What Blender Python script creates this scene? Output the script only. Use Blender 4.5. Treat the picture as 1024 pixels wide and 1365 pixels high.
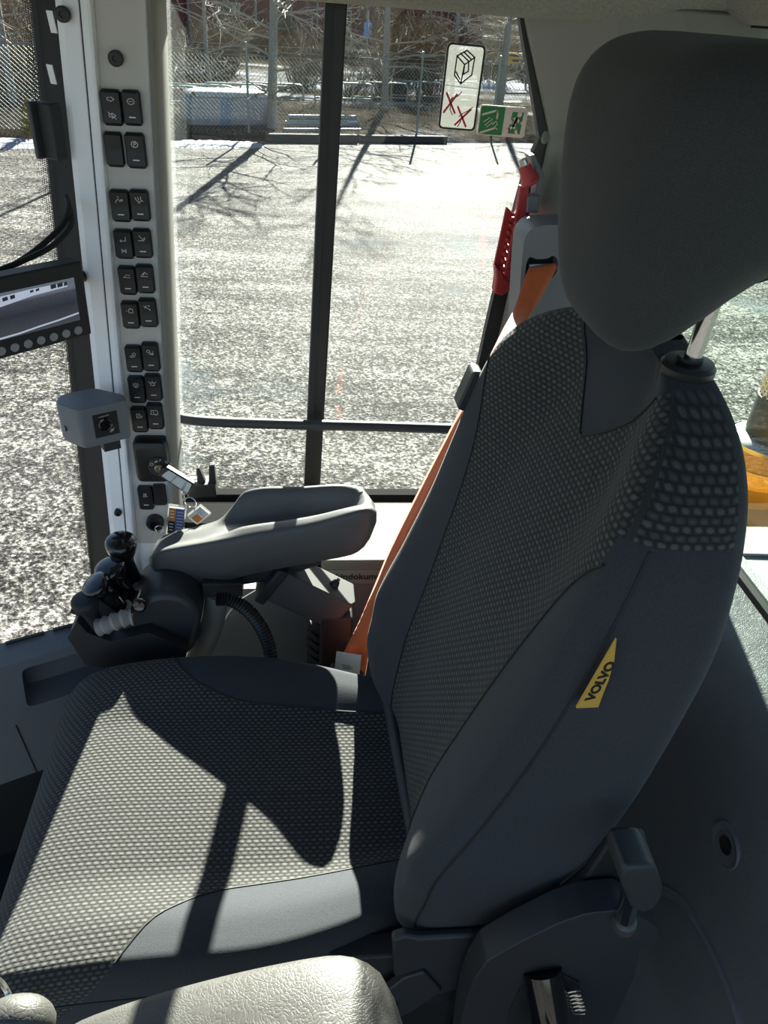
import bpy, bmesh, math, random
from mathutils import Vector as V, Matrix
R_ = math.radians
random.seed(7)
for o in list(bpy.data.objects): bpy.data.objects.remove(o)
SC = bpy.context.scene
COL = SC.collection

# ------------------------------------------------------------------ camera
F_PX, CX, CY = 986.0, 512.0, 682.5
PITCH, YAW, ROLL = R_(34.5), R_(8.0), R_(4.5)
CAM = V((0, 0, 1.43))
FW = V((math.sin(YAW)*math.cos(PITCH), math.cos(YAW)*math.cos(PITCH), -math.sin(PITCH)))
_r0 = V((math.cos(YAW), -math.sin(YAW), 0)); _u0 = _r0.cross(FW)
CR = math.cos(ROLL)*_r0 + math.sin(ROLL)*_u0
CU = -math.sin(ROLL)*_r0 + math.cos(ROLL)*_u0
cam = bpy.data.cameras.new('camera'); camo = bpy.data.objects.new('camera', cam); COL.objects.link(camo)
cam.sensor_fit = 'VERTICAL'; cam.sensor_height = 36; cam.lens = 36*F_PX/1365.0
cam.clip_start = 0.02; cam.clip_end = 400
camo.matrix_world = Matrix(((CR.x, CU.x, -FW.x, CAM.x), (CR.y, CU.y, -FW.y, CAM.y), (CR.z, CU.z, -FW.z, CAM.z), (0, 0, 0, 1)))
SC.camera = camo

def at(x, y, X=None, Y=None, Z=None):
    d = FW + CR*((x-CX)/F_PX) - CU*((y-CY)/F_PX)
    if X is not None: t = (X-CAM.x)/d.x
    elif Y is not None: t = (Y-CAM.y)/d.y
    else: t = (Z-CAM.z)/d.z
    return CAM + d*t

# ------------------------------------------------------------------ light
SUN_AZ, SUN_EL = R_(9.6), R_(27.0)
w = bpy.data.worlds.new('world'); SC.world = w; w.use_nodes = True
nt = w.node_tree; bg = nt.nodes['Background']
sky = nt.nodes.new('ShaderNodeTexSky'); sky.sky_type = 'NISHITA'; sky.sun_disc = False
sky.sun_elevation = SUN_EL; sky.sun_rotation = SUN_AZ; sky.air_density = 1.0; sky.dust_density = 0.8; sky.ozone_density = 2.5
nt.links.new(sky.outputs[0], bg.inputs[0]); bg.inputs[1].default_value = 0.088
sl = bpy.data.lights.new('sun', 'SUN'); so = bpy.data.objects.new('sun', sl); COL.objects.link(so)
sl.energy = 20.0; sl.angle = R_(0.53); sl.color = (1.0, 0.95, 0.86)
SUND = V((math.sin(SUN_AZ)*math.cos(SUN_EL), math.cos(SUN_AZ)*math.cos(SUN_EL), math.sin(SUN_EL)))
so.rotation_euler = SUND.to_track_quat('Z', 'Y').to_euler()
vs = SC.view_settings
vs.view_transform = 'Standard'; vs.look = 'None'; vs.gamma = 1; vs.use_curve_mapping = False
vs.exposure = 1.0

# ------------------------------------------------------------------ materials
class N:
    def __init__(s, name):
        s.m = bpy.data.materials.new(name); s.m.use_nodes = True; s.t = s.m.node_tree
        s.b = s.t.nodes['Principled BSDF']; s.o = s.t.nodes['Material Output']
        s.tc = None
    def n(s, kind, **k):
        x = s.t.nodes.new('ShaderNode'+kind)
        for a, b in k.items(): setattr(x, a, b)
        return x
    def l(s, a, b): s.t.links.new(a, b)
    def co(s, which='Object'):
        if not s.tc: s.tc = s.n('TexCoord')
        return s.tc.outputs[which]
    def math(s, op, a, b=None, c=None):
        x = s.n('Math', operation=op)
        for i, v in enumerate((a, b, c)):
            if v is None: continue
            if isinstance(v, (int, float)): x.inputs[i].default_value = v
            else: s.l(v, x.inputs[i])
        return x.outputs[0]
    def noise(s, scale, detail=3, rough=.55, vec=None):
        x = s.n('TexNoise'); x.inputs['Scale'].default_value = scale; x.inputs['Detail'].default_value = detail
        x.inputs['Roughness'].default_value = rough
        s.l(vec if vec is not None else s.co(), x.inputs['Vector']); return x.outputs['Fac']
    def ramp(s, fac, stops):
        x = s.n('ValToRGB'); e = x.color_ramp.elements
        while len(e) < len(stops): e.new(0.5)
        for i, (p, c) in enumerate(stops):
            e[i].position = p; e[i].color = c if len(c) == 4 else (*c, 1)
        s.l(fac, x.inputs[0]); return x.outputs[0]
    def mix(s, fac, a, b):
        x = s.n('Mix', data_type='RGBA')
        for i, v in ((0, fac), (6, a), (7, b)):
            if isinstance(v, (int, float)): x.inputs[i].default_value = v
            elif isinstance(v, tuple): x.inputs[i].default_value = (*v, 1)
            else: s.l(v, x.inputs[i])
        return x.outputs[2]
    def bump(s, h, strength=.3, dist=.001):
        x = s.n('Bump'); x.inputs['Strength'].default_value = strength; x.inputs['Distance'].default_value = dist
        s.l(h, x.inputs['Height']); s.l(x.outputs[0], s.b.inputs['Normal'])
    def set(s, **k):
        for a, b in k.items():
            i = s.b.inputs[a.replace('_', ' ')]
            if isinstance(b, (int, float)): i.default_value = b
            elif isinstance(b, tuple): i.default_value = (*b, 1)
            else: s.l(b, i)

def pmat(name, col, rough=.5, metal=0, bs=0, bstr=.2, bdist=.0006, var=.08, coat=0, spec=.5):
    k = N(name)
    n = k.noise(14, 4)
    c1 = tuple(x*(1-var) for x in col); c2 = tuple(min(1, x*(1+var)) for x in col)
    k.set(Base_Color=k.mix(n, c1, c2), Roughness=rough, Metallic=metal, Specular_IOR_Level=spec)
    if coat: k.set(Coat_Weight=coat, Coat_Roughness=.05)
    if bs: k.bump(k.noise(bs, 3, .6), bstr, bdist)
    return k.m

M = {}
M['pillar'] = pmat('pillar_paint', (.88, .89, .91), .42, bs=900, bstr=.12, bdist=.0003, var=.04)
M['panel'] = pmat('switch_panel_paint', (.56, .54, .50), .5, bs=1100, bstr=.15, bdist=.0003, var=.03)
M['trimgrey'] = pmat('grey_trim_plastic', (.20, .20, .182), .6, bs=700, bstr=.25, bdist=.0004, var=.05)
M['sill'] = pmat('light_sill_plastic', (.30, .29, .265), .6, bs=600, bstr=.2, var=.05)
M['midgrey'] = pmat('mid_grey_plastic', (.15, .16, .172), .55, bs=700, bstr=.25, bdist=.0004, var=.05)
M['boxgrey'] = pmat('slate_grey_plastic', (.16, .17, .188), .5, bs=900, bstr=.2, bdist=.0003, var=.05)
M['black'] = pmat('black_plastic', (.012, .012, .013), .42, bs=900, bstr=.15, bdist=.0003)
M['softblack'] = pmat('matte_black_plastic', (.02, .021, .023), .6, bs=700, bstr=.25, bdist=.0004)
M['charcoal'] = pmat('charcoal_plastic', (.035, .037, .04), .48, bs=800, bstr=.3, bdist=.0004)
M['bracket'] = pmat('painted_bracket', (.075, .076, .074), .6, bs=500, bstr=.2, spec=.3)
M['lid'] = pmat('cream_lid_plastic', (.165, .16, .142), .65, bs=500, bstr=.25, var=.06, spec=.2)
M['shadeblack'] = pmat('shade_toned_black_trim', (.012, .012, .013), .9, spec=.05)  # black trim, sheen left out to stand for the outer frame's shade
M['rubber'] = pmat('black_rubber', (.008, .008, .008), .7, bs=500, bstr=.2)
M['gloss'] = pmat('gloss_black_knob', (.006, .006, .007), .12, coat=.6, var=.02)
M['chrome'] = pmat('polished_steel', (.62, .62, .6), .16, 1.0, var=.03)
M['steel'] = pmat('dull_steel', (.45, .45, .44), .35, 1.0, bs=300, bstr=.1, var=.06)
M['brass'] = pmat('lock_brass', (.55, .47, .3), .3, 1.0)
M['white'] = pmat('white_print', (.8, .8, .78), .6, var=.02)
M['grime'] = pmat('white_sticker', (.62, .62, .6), .5, var=.05)
M['red'] = pmat('red_hammer_plastic', (.42, .035, .04), .42, bs=600, bstr=.15, var=.06)
M['redink'] = pmat('red_ink', (.62, .04, .07), .6, var=.02)
M['green'] = pmat('exit_green', (.02, .22, .06), .5, var=.05)
M['pinkwhite'] = pmat('exit_cream', (.74, .66, .6), .5, var=.03)
M['ink'] = pmat('black_ink', (.01, .01, .01), .6, var=.02)
M['yellowtag'] = pmat('yellow_fabric_tag', (.62, .37, .06), .75, bs=1500, bstr=.3, var=.05)
M['yellow'] = pmat('machine_yellow', (.40, .20, .02), .4, bs=60, bstr=.1, var=.1)
M['tagblue'] = pmat('tag_blue', (.08, .12, .3), .3, var=.05)
M['tagorange'] = pmat('tag_orange', (.55, .22, .06), .3, var=.05)
M['buttongrey'] = pmat('grey_button_rubber', (.3, .31, .32), .55, var=.05)
M['amber'] = pmat('amber_band', (.85, .42, .02), .35, var=.05)
M['hoodgrey'] = pmat('hood_grey_paint', (.17, .185, .175), .5, bs=120, bstr=.15, var=.12)

def belt_mat():
    k = N('orange_belt_webbing'); s = k.n('SeparateXYZ'); k.l(k.co('UV'), s.inputs[0])
    a = k.math('SINE', k.math('MULTIPLY', s.outputs[0], 2600)); b = k.math('SINE', k.math('MULTIPLY', s.outputs[1], 1900))
    h = k.math('MULTIPLY', a, b)
    k.set(Base_Color=k.mix(k.noise(40), (.66, .1, .018), (.78, .16, .03)), Roughness=.6, Sheen_Weight=.2,
          Transmission_Weight=0.0)
    k.bump(h, .2, .0004); return k.m
M['belt'] = belt_mat()

def fabric_plain(name, col):
    k = N(name); s = k.n('SeparateXYZ'); k.l(k.co('UV'), s.inputs[0])
    e = k.math('SINE', k.math('MULTIPLY', k.math('ADD', s.outputs[1], k.math('MULTIPLY', s.outputs[0], .4)), 2*math.pi/.0024))
    n = k.noise(620, 3, .6)
    h = k.math('ADD', k.math('MULTIPLY', e, .04), n)
    k.set(Base_Color=k.mix(h, tuple(x*.6 for x in col), tuple(x*1.4 for x in col)), Roughness=.95, Sheen_Weight=.10, Sheen_Roughness=.5, Specular_IOR_Level=.15)
    k.bump(h, .3, .0008); return k.m
M['fabric'] = fabric_plain('plain_charcoal_fabric', (.044, .048, .054))
M['fabrich'] = fabric_plain('headrest_charcoal_fabric', (.044, .047, .047))

def fabric_pattern():
    k = N('woven_dash_fabric'); s = k.n('SeparateXYZ'); k.l(k.co('UV'), s.inputs[0])
    wob = k.math('MULTIPLY', k.math('SUBTRACT', k.noise(260, 2), .5), .0016)
    u = k.math('ADD', s.outputs[0], wob); v = k.math('ADD', s.outputs[1], wob)
    PU, PV = .0095, .0056
    row = k.math('DIVIDE', v, PV); rf = k.math('FRACT', row); ri = k.math('FLOOR', row)
    off = k.math('MULTIPLY', k.math('MODULO', ri, 2.0), .5)
    cf = k.math('FRACT', k.math('ADD', k.math('DIVIDE', u, PU), off))
    # rounded knit lumps
    hu = k.math('SINE', k.math('MULTIPLY', cf, math.pi)); hv = k.math('SINE', k.math('MULTIPLY', rf, math.pi))
    lump = k.math('MULTIPLY', hu, hv)
    pit = k.math('SUBTRACT', 1.0, lump)
    # light stitches: a dash in every second row
    dash = k.math('MULTIPLY', k.math('GREATER_THAN', lump, .62), k.math('LESS_THAN', k.math('MODULO', ri, 2.0), .5))
    base = k.mix(lump, (.028, .028, .028), (.082, .082, .077))
    c = k.mix(k.math('MULTIPLY', dash, .6), base, (.125, .125, .113))
    fine = k.noise(1400, 2)
    k.set(Base_Color=c, Roughness=.95, Sheen_Weight=.1, Sheen_Roughness=.5, Specular_IOR_Level=.12)
    k.bump(k.math('ADD', lump, k.math('MULTIPLY', fine, .4)), .6, .0016); return k.m
M['pattern'] = fabric_pattern()

def vinyl(name, col, scale=240, bs_=1.0):
    k = N(name); x = k.n('TexVoronoi', feature='DISTANCE_TO_EDGE'); x.inputs['Scale'].default_value = scale
    mp = k.n('Vector' + 'Math', operation='ADD')
    nn = k.n('TexNoise'); nn.inputs['Scale'].default_value = 30; k.l(k.co(), nn.inputs['Vector'])
    sc = k.n('VectorMath', operation='SCALE'); sc.inputs['Scale'].default_value = .03; k.l(nn.outputs['Color'], sc.inputs[0])
    k.l(k.co(), mp.inputs[0]); k.l(sc.outputs[0], mp.inputs[1]); k.l(mp.outputs[0], x.inputs['Vector'])
    h = k.math('MINIMUM', k.math('MULTIPLY', x.outputs['Distance'], 5), 1.0)
    k.set(Base_Color=k.mix(k.noise(50), tuple(a*.92 for a in col), tuple(a*1.08 for a in col)), Roughness=.5)
    k.bump(k.math('ADD', h, k.math('MULTIPLY', k.noise(900), .5)), .35*bs_, .0009*bs_); return k.m
M['vinyl'] = vinyl('grained_grey_vinyl', (.058, .0565, .052), 260, .8)
M['padgrain'] = vinyl('grained_charcoal_pad', (.082, .084, .084), 700, .45)
M['rearpanel'] = vinyl('grained_rear_panel', (.125, .13, .135), 300)

def headliner():
    k = N('beige_headliner_felt')
    k.set(Base_Color=k.ramp(k.noise(220, 4, .7), [(.3, (.17, .165, .145)), (.7, (.27, .26, .23))]), Roughness=.95)
    k.bump(k.noise(400, 3), .5, .002); return k.m
M['headliner'] = headliner()

def glass(name, tint, refl=.06):
    k = N(name); t = k.n('BsdfTransparent'); t.inputs[0].default_value = (*tint, 1)
    g = k.n('BsdfGlossy'); g.inputs['Roughness'].default_value = .0; g.inputs[0].default_value = (1, 1, 1, 1)
    lw = k.n('LayerWeight'); lw.inputs[0].default_value = .5
    fr_ = k.math('MULTIPLY_ADD', k.math('POWER', lw.outputs['Facing'], 5.0), .96-refl*.3, refl*.5)
    mx = k.n('MixShader'); k.l(fr_, mx.inputs[0]); k.l(t.outputs[0], mx.inputs[1]); k.l(g.outputs[0], mx.inputs[2])
    k.l(mx.outputs[0], k.o.inputs[0]); k.t.nodes.remove(k.b); return k.m
M['glass'] = glass('clear_window_glass', (.93, .96, .94))
M['glassg'] = glass('green_rear_glass', (.86, .95, .90))
def clearplastic():
    k = N('clear_sticker_film'); t = k.n('BsdfTransparent'); d = k.n('BsdfTranslucent'); d.inputs[0].default_value = (.16, .165, .155, 1)
    dd = k.n('BsdfDiffuse'); dd.inputs[0].default_value = (.45, .46, .44, 1)
    a = k.n('MixShader'); a.inputs[0].default_value = .4; k.l(d.outputs[0], a.inputs[1]); k.l(dd.outputs[0], a.inputs[2])
    mx = k.n('MixShader'); mx.inputs[0].default_value = .40; k.l(t.outputs[0], mx.inputs[1]); k.l(a.outputs[0], mx.inputs[2])
    k.l(mx.outputs[0], k.o.inputs[0]); k.t.nodes.remove(k.b); return k.m
M['film'] = clearplastic()

# ------------------------------------------------------------------ mesh helpers
def lerp(a, b, t): return a+(b-a)*t
def interp(tab, x):
    if x <= tab[0][0]: return tab[0][1]
    for (x0, y0), (x1, y1) in zip(tab, tab[1:]):
        if x <= x1: return y0+(y1-y0)*(x-x0)/(x1-x0)
    return tab[-1][1]
def sstep(a, b, x):
    t = max(0, min(1, (x-a)/(b-a))); return t*t*(3-2*t)
def crom(tab, x):  # smooth interpolation of a table
    n = len(tab)
    if x <= tab[0][0]: return tab[0][1]
    if x >= tab[-1][0]: return tab[-1][1]
    for i in range(n-1):
        if x <= tab[i+1][0]:
            x0, y0 = tab[i]; x1, y1 = tab[i+1]
            m0 = (y1-tab[i-1][1])/(x1-tab[i-1][0]) if i > 0 else (y1-y0)/(x1-x0)
            m1 = (tab[i+2][1]-y0)/(tab[i+2][0]-x0) if i < n-2 else (y1-y0)/(x1-x0)
            h = x1-x0; t = (x-x0)/h
            return (2*t**3-3*t*t+1)*y0+(t**3-2*t*t+t)*h*m0+(-2*t**3+3*t*t)*y1+(t**3-t*t)*h*m1
def smooth(pts, k=6, closed=False):
    pts = [V(p) for p in pts]; n = len(pts); out = []
    rng = range(n if closed else n-1)
    for i in rng:
        p0 = pts[(i-1) % n] if closed or i > 0 else pts[0]*2-pts[1]
        p1, p2 = pts[i], pts[(i+1) % n]
        p3 = pts[(i+2) % n] if closed or i+2 < n else pts[-1]*2-pts[-2]
        for j in range(k):
            t = j/k
            out.append(.5*((2*p1)+(p2-p0)*t+(2*p0-5*p1+4*p2-p3)*t*t+(3*p1-p0-3*p2+p3)*t**3))
    if not closed: out.append(pts[-1])
    return out
def rpoly(pts, r, k=4):
    """round the corners of a closed 2D polygon"""
    out = []; n = len(pts)
    for i in range(n):
        p = V(pts[i]); a = V(pts[i-1])-p; b = V(pts[(i+1) % n])-p
        rr = r[i] if isinstance(r, (list, tuple)) else r
        d = min(rr, a.length*.48, b.length*.48)
        A = p+a.normalized()*d; B = p+b.normalized()*d
        for j in range(k+1):
            t = j/k; out.append((1-t)**2*A+2*t*(1-t)*p+t*t*B)
    return out
def rrect(w, h, r, k=4): return rpoly([(-w/2, -h/2), (w/2, -h/2), (w/2, h/2), (-w/2, h/2)], r, k)

class Fr:
    """frame: origin o, axes a, b, normal n"""
    def __init__(s, o, a, b):
        s.o = V(o); s.a = V(a).normalized(); b = V(b); s.b = (b-s.a*b.dot(s.a)).normalized(); s.n = s.a.cross(s.b)
    def p(s, x, y, z=0): return s.o+s.a*x+s.b*y+s.n*z

class MB:
    def __init__(s): s.v = []; s.f = []; s.uv = {}
    def add(s, vs_, fs): 
        k = len(s.v); s.v += [V(p) for p in vs_]; s.f += [tuple(i+k for i in f) for f in fs]; return s
    def box(s, c, d, fr=None):
        c = V(c); pts = []
        for z in (-.5, .5):
            for y in (-.5, .5):
                for x in (-.5, .5):
                    q = (c.x+x*d[0], c.y+y*d[1], c.z+z*d[2]); pts.append(fr.p(*q) if fr else V(q))
        return s.add(pts, [(0, 2, 3, 1), (4, 5, 7, 6), (0, 1, 5, 4), (2, 6, 7, 3), (0, 4, 6, 2), (1, 3, 7, 5)])
    def prism(s, poly, fr, z0, z1, inset=0):
        n = len(poly); a = [fr.p(p[0], p[1], z0) for p in poly]; b = [fr.p(p[0], p[1], z1) for p in poly]
        return s.add(a+b, [tuple(range(n-1, -1, -1)), tuple(range(n, 2*n))]+[(i, (i+1) % n, n+(i+1) % n, n+i) for i in range(n)])
    def tube(s, path, r, n=10, closed=False, caps=True):
        path = [V(p) for p in path]; m = len(path)
        rs = r if isinstance(r, (list, tuple)) else [r]*m
        tg = []
        for i in range(m):
            a = path[(i-1) % m] if closed or i > 0 else path[0]; b = path[(i+1) % m] if closed or i < m-1 else path[-1]
            tg.append((b-a).normalized())
        up = V((0, 0, 1)) if abs(tg[0].z) < .9 else V((1, 0, 0))
        x = tg[0].cross(up).normalized(); pts = []
        for i in range(m):
            x = (x-tg[i]*x.dot(tg[i])).normalized(); y = tg[i].cross(x)
            for j in range(n):
                a = 2*math.pi*j/n; pts.append(path[i]+(x*math.cos(a)+y*math.sin(a))*rs[i])
        fs = []
        for i in range(m if closed else m-1):
            for j in range(n):
                i2 = (i+1) % m
                fs.append((i*n+j, i*n+(j+1) % n, i2*n+(j+1) % n, i2*n+j))
        if caps and not closed: fs += [tuple(range(n-1, -1, -1)), tuple(range((m-1)*n, m*n))]
        return s.add(pts, fs)
    def lathe(s, prof, fr, n=24):
        """profile of (r, h); h along fr.n"""
        pts = []; fs = []
        for r, h in prof:
            for j in range(n):
                a = 2*math.pi*j/n; pts.append(fr.p(r*math.cos(a), r*math.sin(a), h))
        for i in range(len(prof)-1):
            for j in range(n): fs.append((i*n+j, i*n+(j+1) % n, (i+1)*n+(j+1) % n, (i+1)*n+j))
        fs += [tuple(range(n-1, -1, -1)), tuple(range((len(prof)-1)*n, len(prof)*n))]
        return s.add(pts, fs)
    def loft(s, secs, closed=True, caps=True):
        n = len(secs[0]); pts = [p for q in secs for p in q]; fs = []
        for i in range(len(secs)-1):
            for j in range(n if closed else n-1):
                fs.append((i*n+j, i*n+(j+1) % n, (i+1)*n+(j+1) % n, (i+1)*n+j))
        if caps: fs += [tuple(range(n-1, -1, -1)), tuple(range((len(secs)-1)*n, len(secs)*n))]
        return s.add(pts, fs)
    def build(s, name, m, parent=None, bevel=0, seg=2, ang=35, uvs=None, flat=False, recalc=True):
        me = bpy.data.meshes.new(name); me.from_pydata([tuple(p) for p in s.v], [], s.f); me.validate(clean_customdata=False)
        if recalc: bm = bmesh.new(); bm.from_mesh(me); bmesh.ops.recalc_face_normals(bm, faces=bm.faces); bm.to_mesh(me); bm.free()
        me.materials.append(M[m] if isinstance(m, str) else m)
        if not flat:
            for p in me.polygons: p.use_smooth = True
            me.set_sharp_from_angle(angle=R_(ang))
        if uvs is not None:
            l = me.uv_layers.new(name='UVMap')
            for lp in me.loops: l.data[lp.index].uv = uvs[lp.vertex_index]
        o = bpy.data.objects.new(name, me); COL.objects.link(o)
        if parent is not None:
            o.parent = parent; o.matrix_parent_inverse = parent_world(parent).inverted()
        if bevel:
            b = o.modifiers.new('bevel', 'BEVEL'); b.width = bevel; b.segments = seg; b.limit_method = 'ANGLE'; b.angle_limit = R_(35)
        return o
def parent_world(p):
    m = p.matrix_basis.copy()
    while p.parent is not None:
        m = p.parent.matrix_basis @ p.matrix_parent_inverse @ m; p = p.parent
    return m
def tag(o, label=None, cat=None, group=None, kind=None):
    if label: o['label'] = label
    if cat: o['category'] = cat
    if group: o['group'] = group
    if kind: o['kind'] = kind
    return o
def thing(name, loc, label, cat, group=None):
    o = bpy.data.objects.new(name, None); COL.objects.link(o); o.location = loc; o.empty_display_size = .05
    return tag(o, label, cat, group)
def struct(o): o['kind'] = 'structure'; return o
def sroot(name, loc=(0, 0, 0)):
    o = bpy.data.objects.new(name, None); COL.objects.link(o); o.location = loc; o.empty_display_size = .05
    return struct(o)
def text_mesh(txt, fr, size, align='CENTER', shear=0, ext=.0003, bold=0):
    cu = bpy.data.curves.new('txt', 'FONT'); cu.body = txt; cu.size = size; cu.align_x = align; cu.align_y = 'CENTER'
    cu.extrude = ext; cu.shear = shear; cu.offset = bold
    ob = bpy.data.objects.new('txt', cu); COL.objects.link(ob)
    dg = bpy.context.evaluated_depsgraph_get(); me = bpy.data.meshes.new_from_object(ob.evaluated_get(dg))
    b = MB(); b.add([fr.p(v.co.x, v.co.y, v.co.z) for v in me.vertices], [tuple(p.vertices) for p in me.polygons])
    bpy.data.objects.remove(ob); bpy.data.meshes.remove(me); bpy.data.curves.remove(cu)
    return b
def strips(lines, fr, w, z=0, h=.0004):
    """flat ink strokes: polylines in frame coordinates"""
    b = MB()
    for ln in lines:
        for p, q in zip(ln, ln[1:]):
            p = V(p); q = V(q); d = (q-p); L = d.length
            if L < 1e-6: continue
            d /= L; m = V((-d.y, d.x))*w/2; e = d*w*.3
            b.prism([p-e-m, q+e-m, q+e+m, p-e+m], fr, z, z+h)
    return b
def arc(cx, cy, r, a0, a1, n=12): return [(cx+r*math.cos(R_(lerp(a0, a1, i/n))), cy+r*math.sin(R_(lerp(a0, a1, i/n)))) for i in range(n+1)]

#@@BODY
# ================================================================== SETTING: cab shell
GZ = -1.9   # yard level below the cab floor
floor = struct(MB().box((.05, .6, -.03), (1.5, 1.6, .06)).build('floor', 'rubber'))

# ceiling: headliner with a rolled edge coming down to the window heads
def ceil_sec(x):
    return [V((x, y, z)) for y, z in ((-.06, 1.60), (.3, 1.585), (.9, 1.565), (1.10, 1.53), (1.19, 1.49), (1.245, 1.455), (1.275, 1.433), (1.31, 1.424), (1.385, 1.424), (1.42, 1.437), (1.42, 1.66), (-.06, 1.66))]
cb = MB().loft([ceil_sec(x) for x in (-.80, .72)])
ceiling = struct(cb.build('ceiling', 'headliner', bevel=.012))
# rear headliner roll above the rear window
rb = MB().loft([[V((x, y, z)) for x, z in ((.50, 1.58), (.56, 1.52), (.61, 1.46), (.64, 1.437), (.72, 1.437), (.72, 1.6))] for y in (-.3, 1.42)])
struct(rb.build('trim_3', 'headliner', bevel=.01))
# thin window-head profile along the side window
struct(MB().box((-.15, 1.40, 1.447), (1.1, .03, .035)).build('trim_4', 'black', bevel=.003))

# right side lower wall: outer skin and inner console
wr = sroot('wall_right', (0, 1.38, 0))
MB().box((.18, 1.40, .21), (.94, .05, .55)).build('skin', 'shadeblack', wr)
MB().prism(rpoly([(-.30, .0), (.036, .0), (.036, .40), (-.02, .47), (-.30, .47)], [.001, .006, .02, .03, .001]), Fr((0, 1.12, 0), (1, 0, 0), (0, 0, 1)), 0, -.26).build('console_panel', 'midgrey', wr, bevel=.004)
MB().box((-.145, 1.305, .475), (.36, .13, .06)).build('sill_cover', 'shadeblack', wr, bevel=.004)

# document box under the window, light lid in the sun
db = thing('document_box', (.2, 1.26, 0), 'light grey document box below the side window with lettered front strip', 'storage box')
MB().box((.225, 1.255, .5), (.36, .21, .025)).build('lid', 'lid', db, bevel=.005)
MB().box((.225, 1.26, .24), (.35, .20, .49)).build('box', 'midgrey', db, bevel=.004)
MB().box((.205, 1.152, .472), (.40, .006, .036)).build('label_strip', 'trimgrey', db, bevel=.001)
text_mesh('Maskindokument', Fr((.112, 1.148, .474), (1, 0, 0), (0, 0, 1)), .0205, bold=.0003).build('lettering', 'ink', db)

# rear wall: padded ledge rolling down behind the seat
prof = [(.70, .745), (.66, .745), (.60, .738), (.568, .722), (.545, .69), (.53, .63), (.523, .53), (.52, .40), (.52, .0), (.70, .0)]
rp = [V((a, 0, b)) for a, b in prof]
ps = smooth(rp[:8], 4)
sec = [(p.x, p.z) for p in ps]+[(.52, 0), (.70, 0)]
wrear = sroot('wall_rear', (.6, .6, 0))
MB().loft([[V((x, y, z)) for x, z in sec] for y in [-.3+i*.1 for i in range(18)]]).build('ledge_panel', 'rearpanel', wrear, ang=50)
hp = at(968, 1127, X=.527)
hf = Fr((.5285, hp.y, hp.z), (0, 1, 0), (0, 0, 1))
MB().lathe([(.030, -.003), (.027, .004), (.020, .002), (.012, -.004)], Fr(hf.o, (0, -1, 0), (0, 0, 1)), 28).build('screw_dish', 'rearpanel', wrear)
MB().lathe([(.0115, .0), (.0115, .0035), (.006, .004)], Fr(hf.o, (0, -1, 0), (0, 0, 1)), 20).build('screw_hole', 'black', wrear)
# raised moulding arch on the lower rear wall
arch = smooth([(.523, .58, .05), (.522, .56, .3), (.5225, .50, .43), (.523, .40, .47), (.523, .30, .44), (.522, .24, .3), (.522, .22, .05)], 6)
MB().tube(arch, .008, 8).build('moulding', 'rearpanel', wrear)

# rear window: pane and rubber seal
w3 = sroot('window_3', (.66, .5, .75))
MB().box((.675, .5, 1.10), (.006, 1.5, .70)).build('pane', 'glassg', w3)
MB().tube([(.668, -.3, .745), (.668, 1.32, .745)], .011, 8).build('seal', 'rubber', w3)
MB().box((.676, .5, 1.444), (.03, 1.6, .02)).build('seal', 'rubber', w3)

# right side window: pane, dark frame, centre bar
w1 = sroot('window_1', (.05, 1.4, .5))
gy = 1.415
MB().box((.10, gy, .97), (.86, .005, .98)).build('pane', 'glass', w1)
fr1 = Fr((0, 1.40, 0), (1, 0, 0), (0, 0, 1))
MB().prism([(.010, .47), (.045, .47), (.077, 1.46), (.042, 1.46)], fr1, .02, -.012).build('centre_bar', 'black', w1, bevel=.003)
MB().prism([(.012, .47), (.024, .47), (.055, 1.46), (.043, 1.46)], fr1, .024, .02).build('bar_lip', 'softblack', w1)
MB().box((.08, 1.402, .503), (.84, .03, .02)).build('bottom_seal', 'shadeblack', w1, bevel=.003)
# seal following the rear edge of the opening
sl_pts = [(.356, 1.45), (.374, 1.40), (.430, 1.255), (.414, 1.20), (.408, 1.15), (.396, 1.03), (.385, .90), (.376, .75), (.366, .5)]
MB().loft([[V((x-.016, 1.405, z)), V((x+.012, 1.405, z)), V((x+.012, 1.385, z)), V((x-.016, 1.385, z))] for x, z in sl_pts]).build('edge_seal', 'black', w1, ang=60)
lp = [(-.268, .47), (-.236, 1.45)]
MB().loft([[V((x-.03, 1.41, z)), V((x+.012, 1.41, z)), V((x+.012, 1.385, z)), V((x-.03, 1.385, z))] for x, z in lp]).build('edge_seal', 'black', w1, ang=60)

# grab rail across the side window
gp = smooth([at(196, 541, Y=1.30), at(212, 546, Y=1.315), at(228, 553, Y=1.335), at(250, 559, Y=1.345), at(300, 563, Y=1.35), at(400, 566, Y=1.35), at(520, 569, Y=1.35), at(612, 572, Y=1.35), at(680, 575, Y=1.36)], 6)
gr = thing('grab_rail', gp[0], 'black tubular grab rail running across the side window', 'grab rail')
MB().tube(gp, .0105, 14).build('rail', 'charcoal', gr)
MB().lathe([(.02, 0), (.02, .006), (.014, .009)], Fr(gp[0], (1, 0, 0), (0, 0, 1)), 20).build('flange', 'charcoal', gr)

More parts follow.
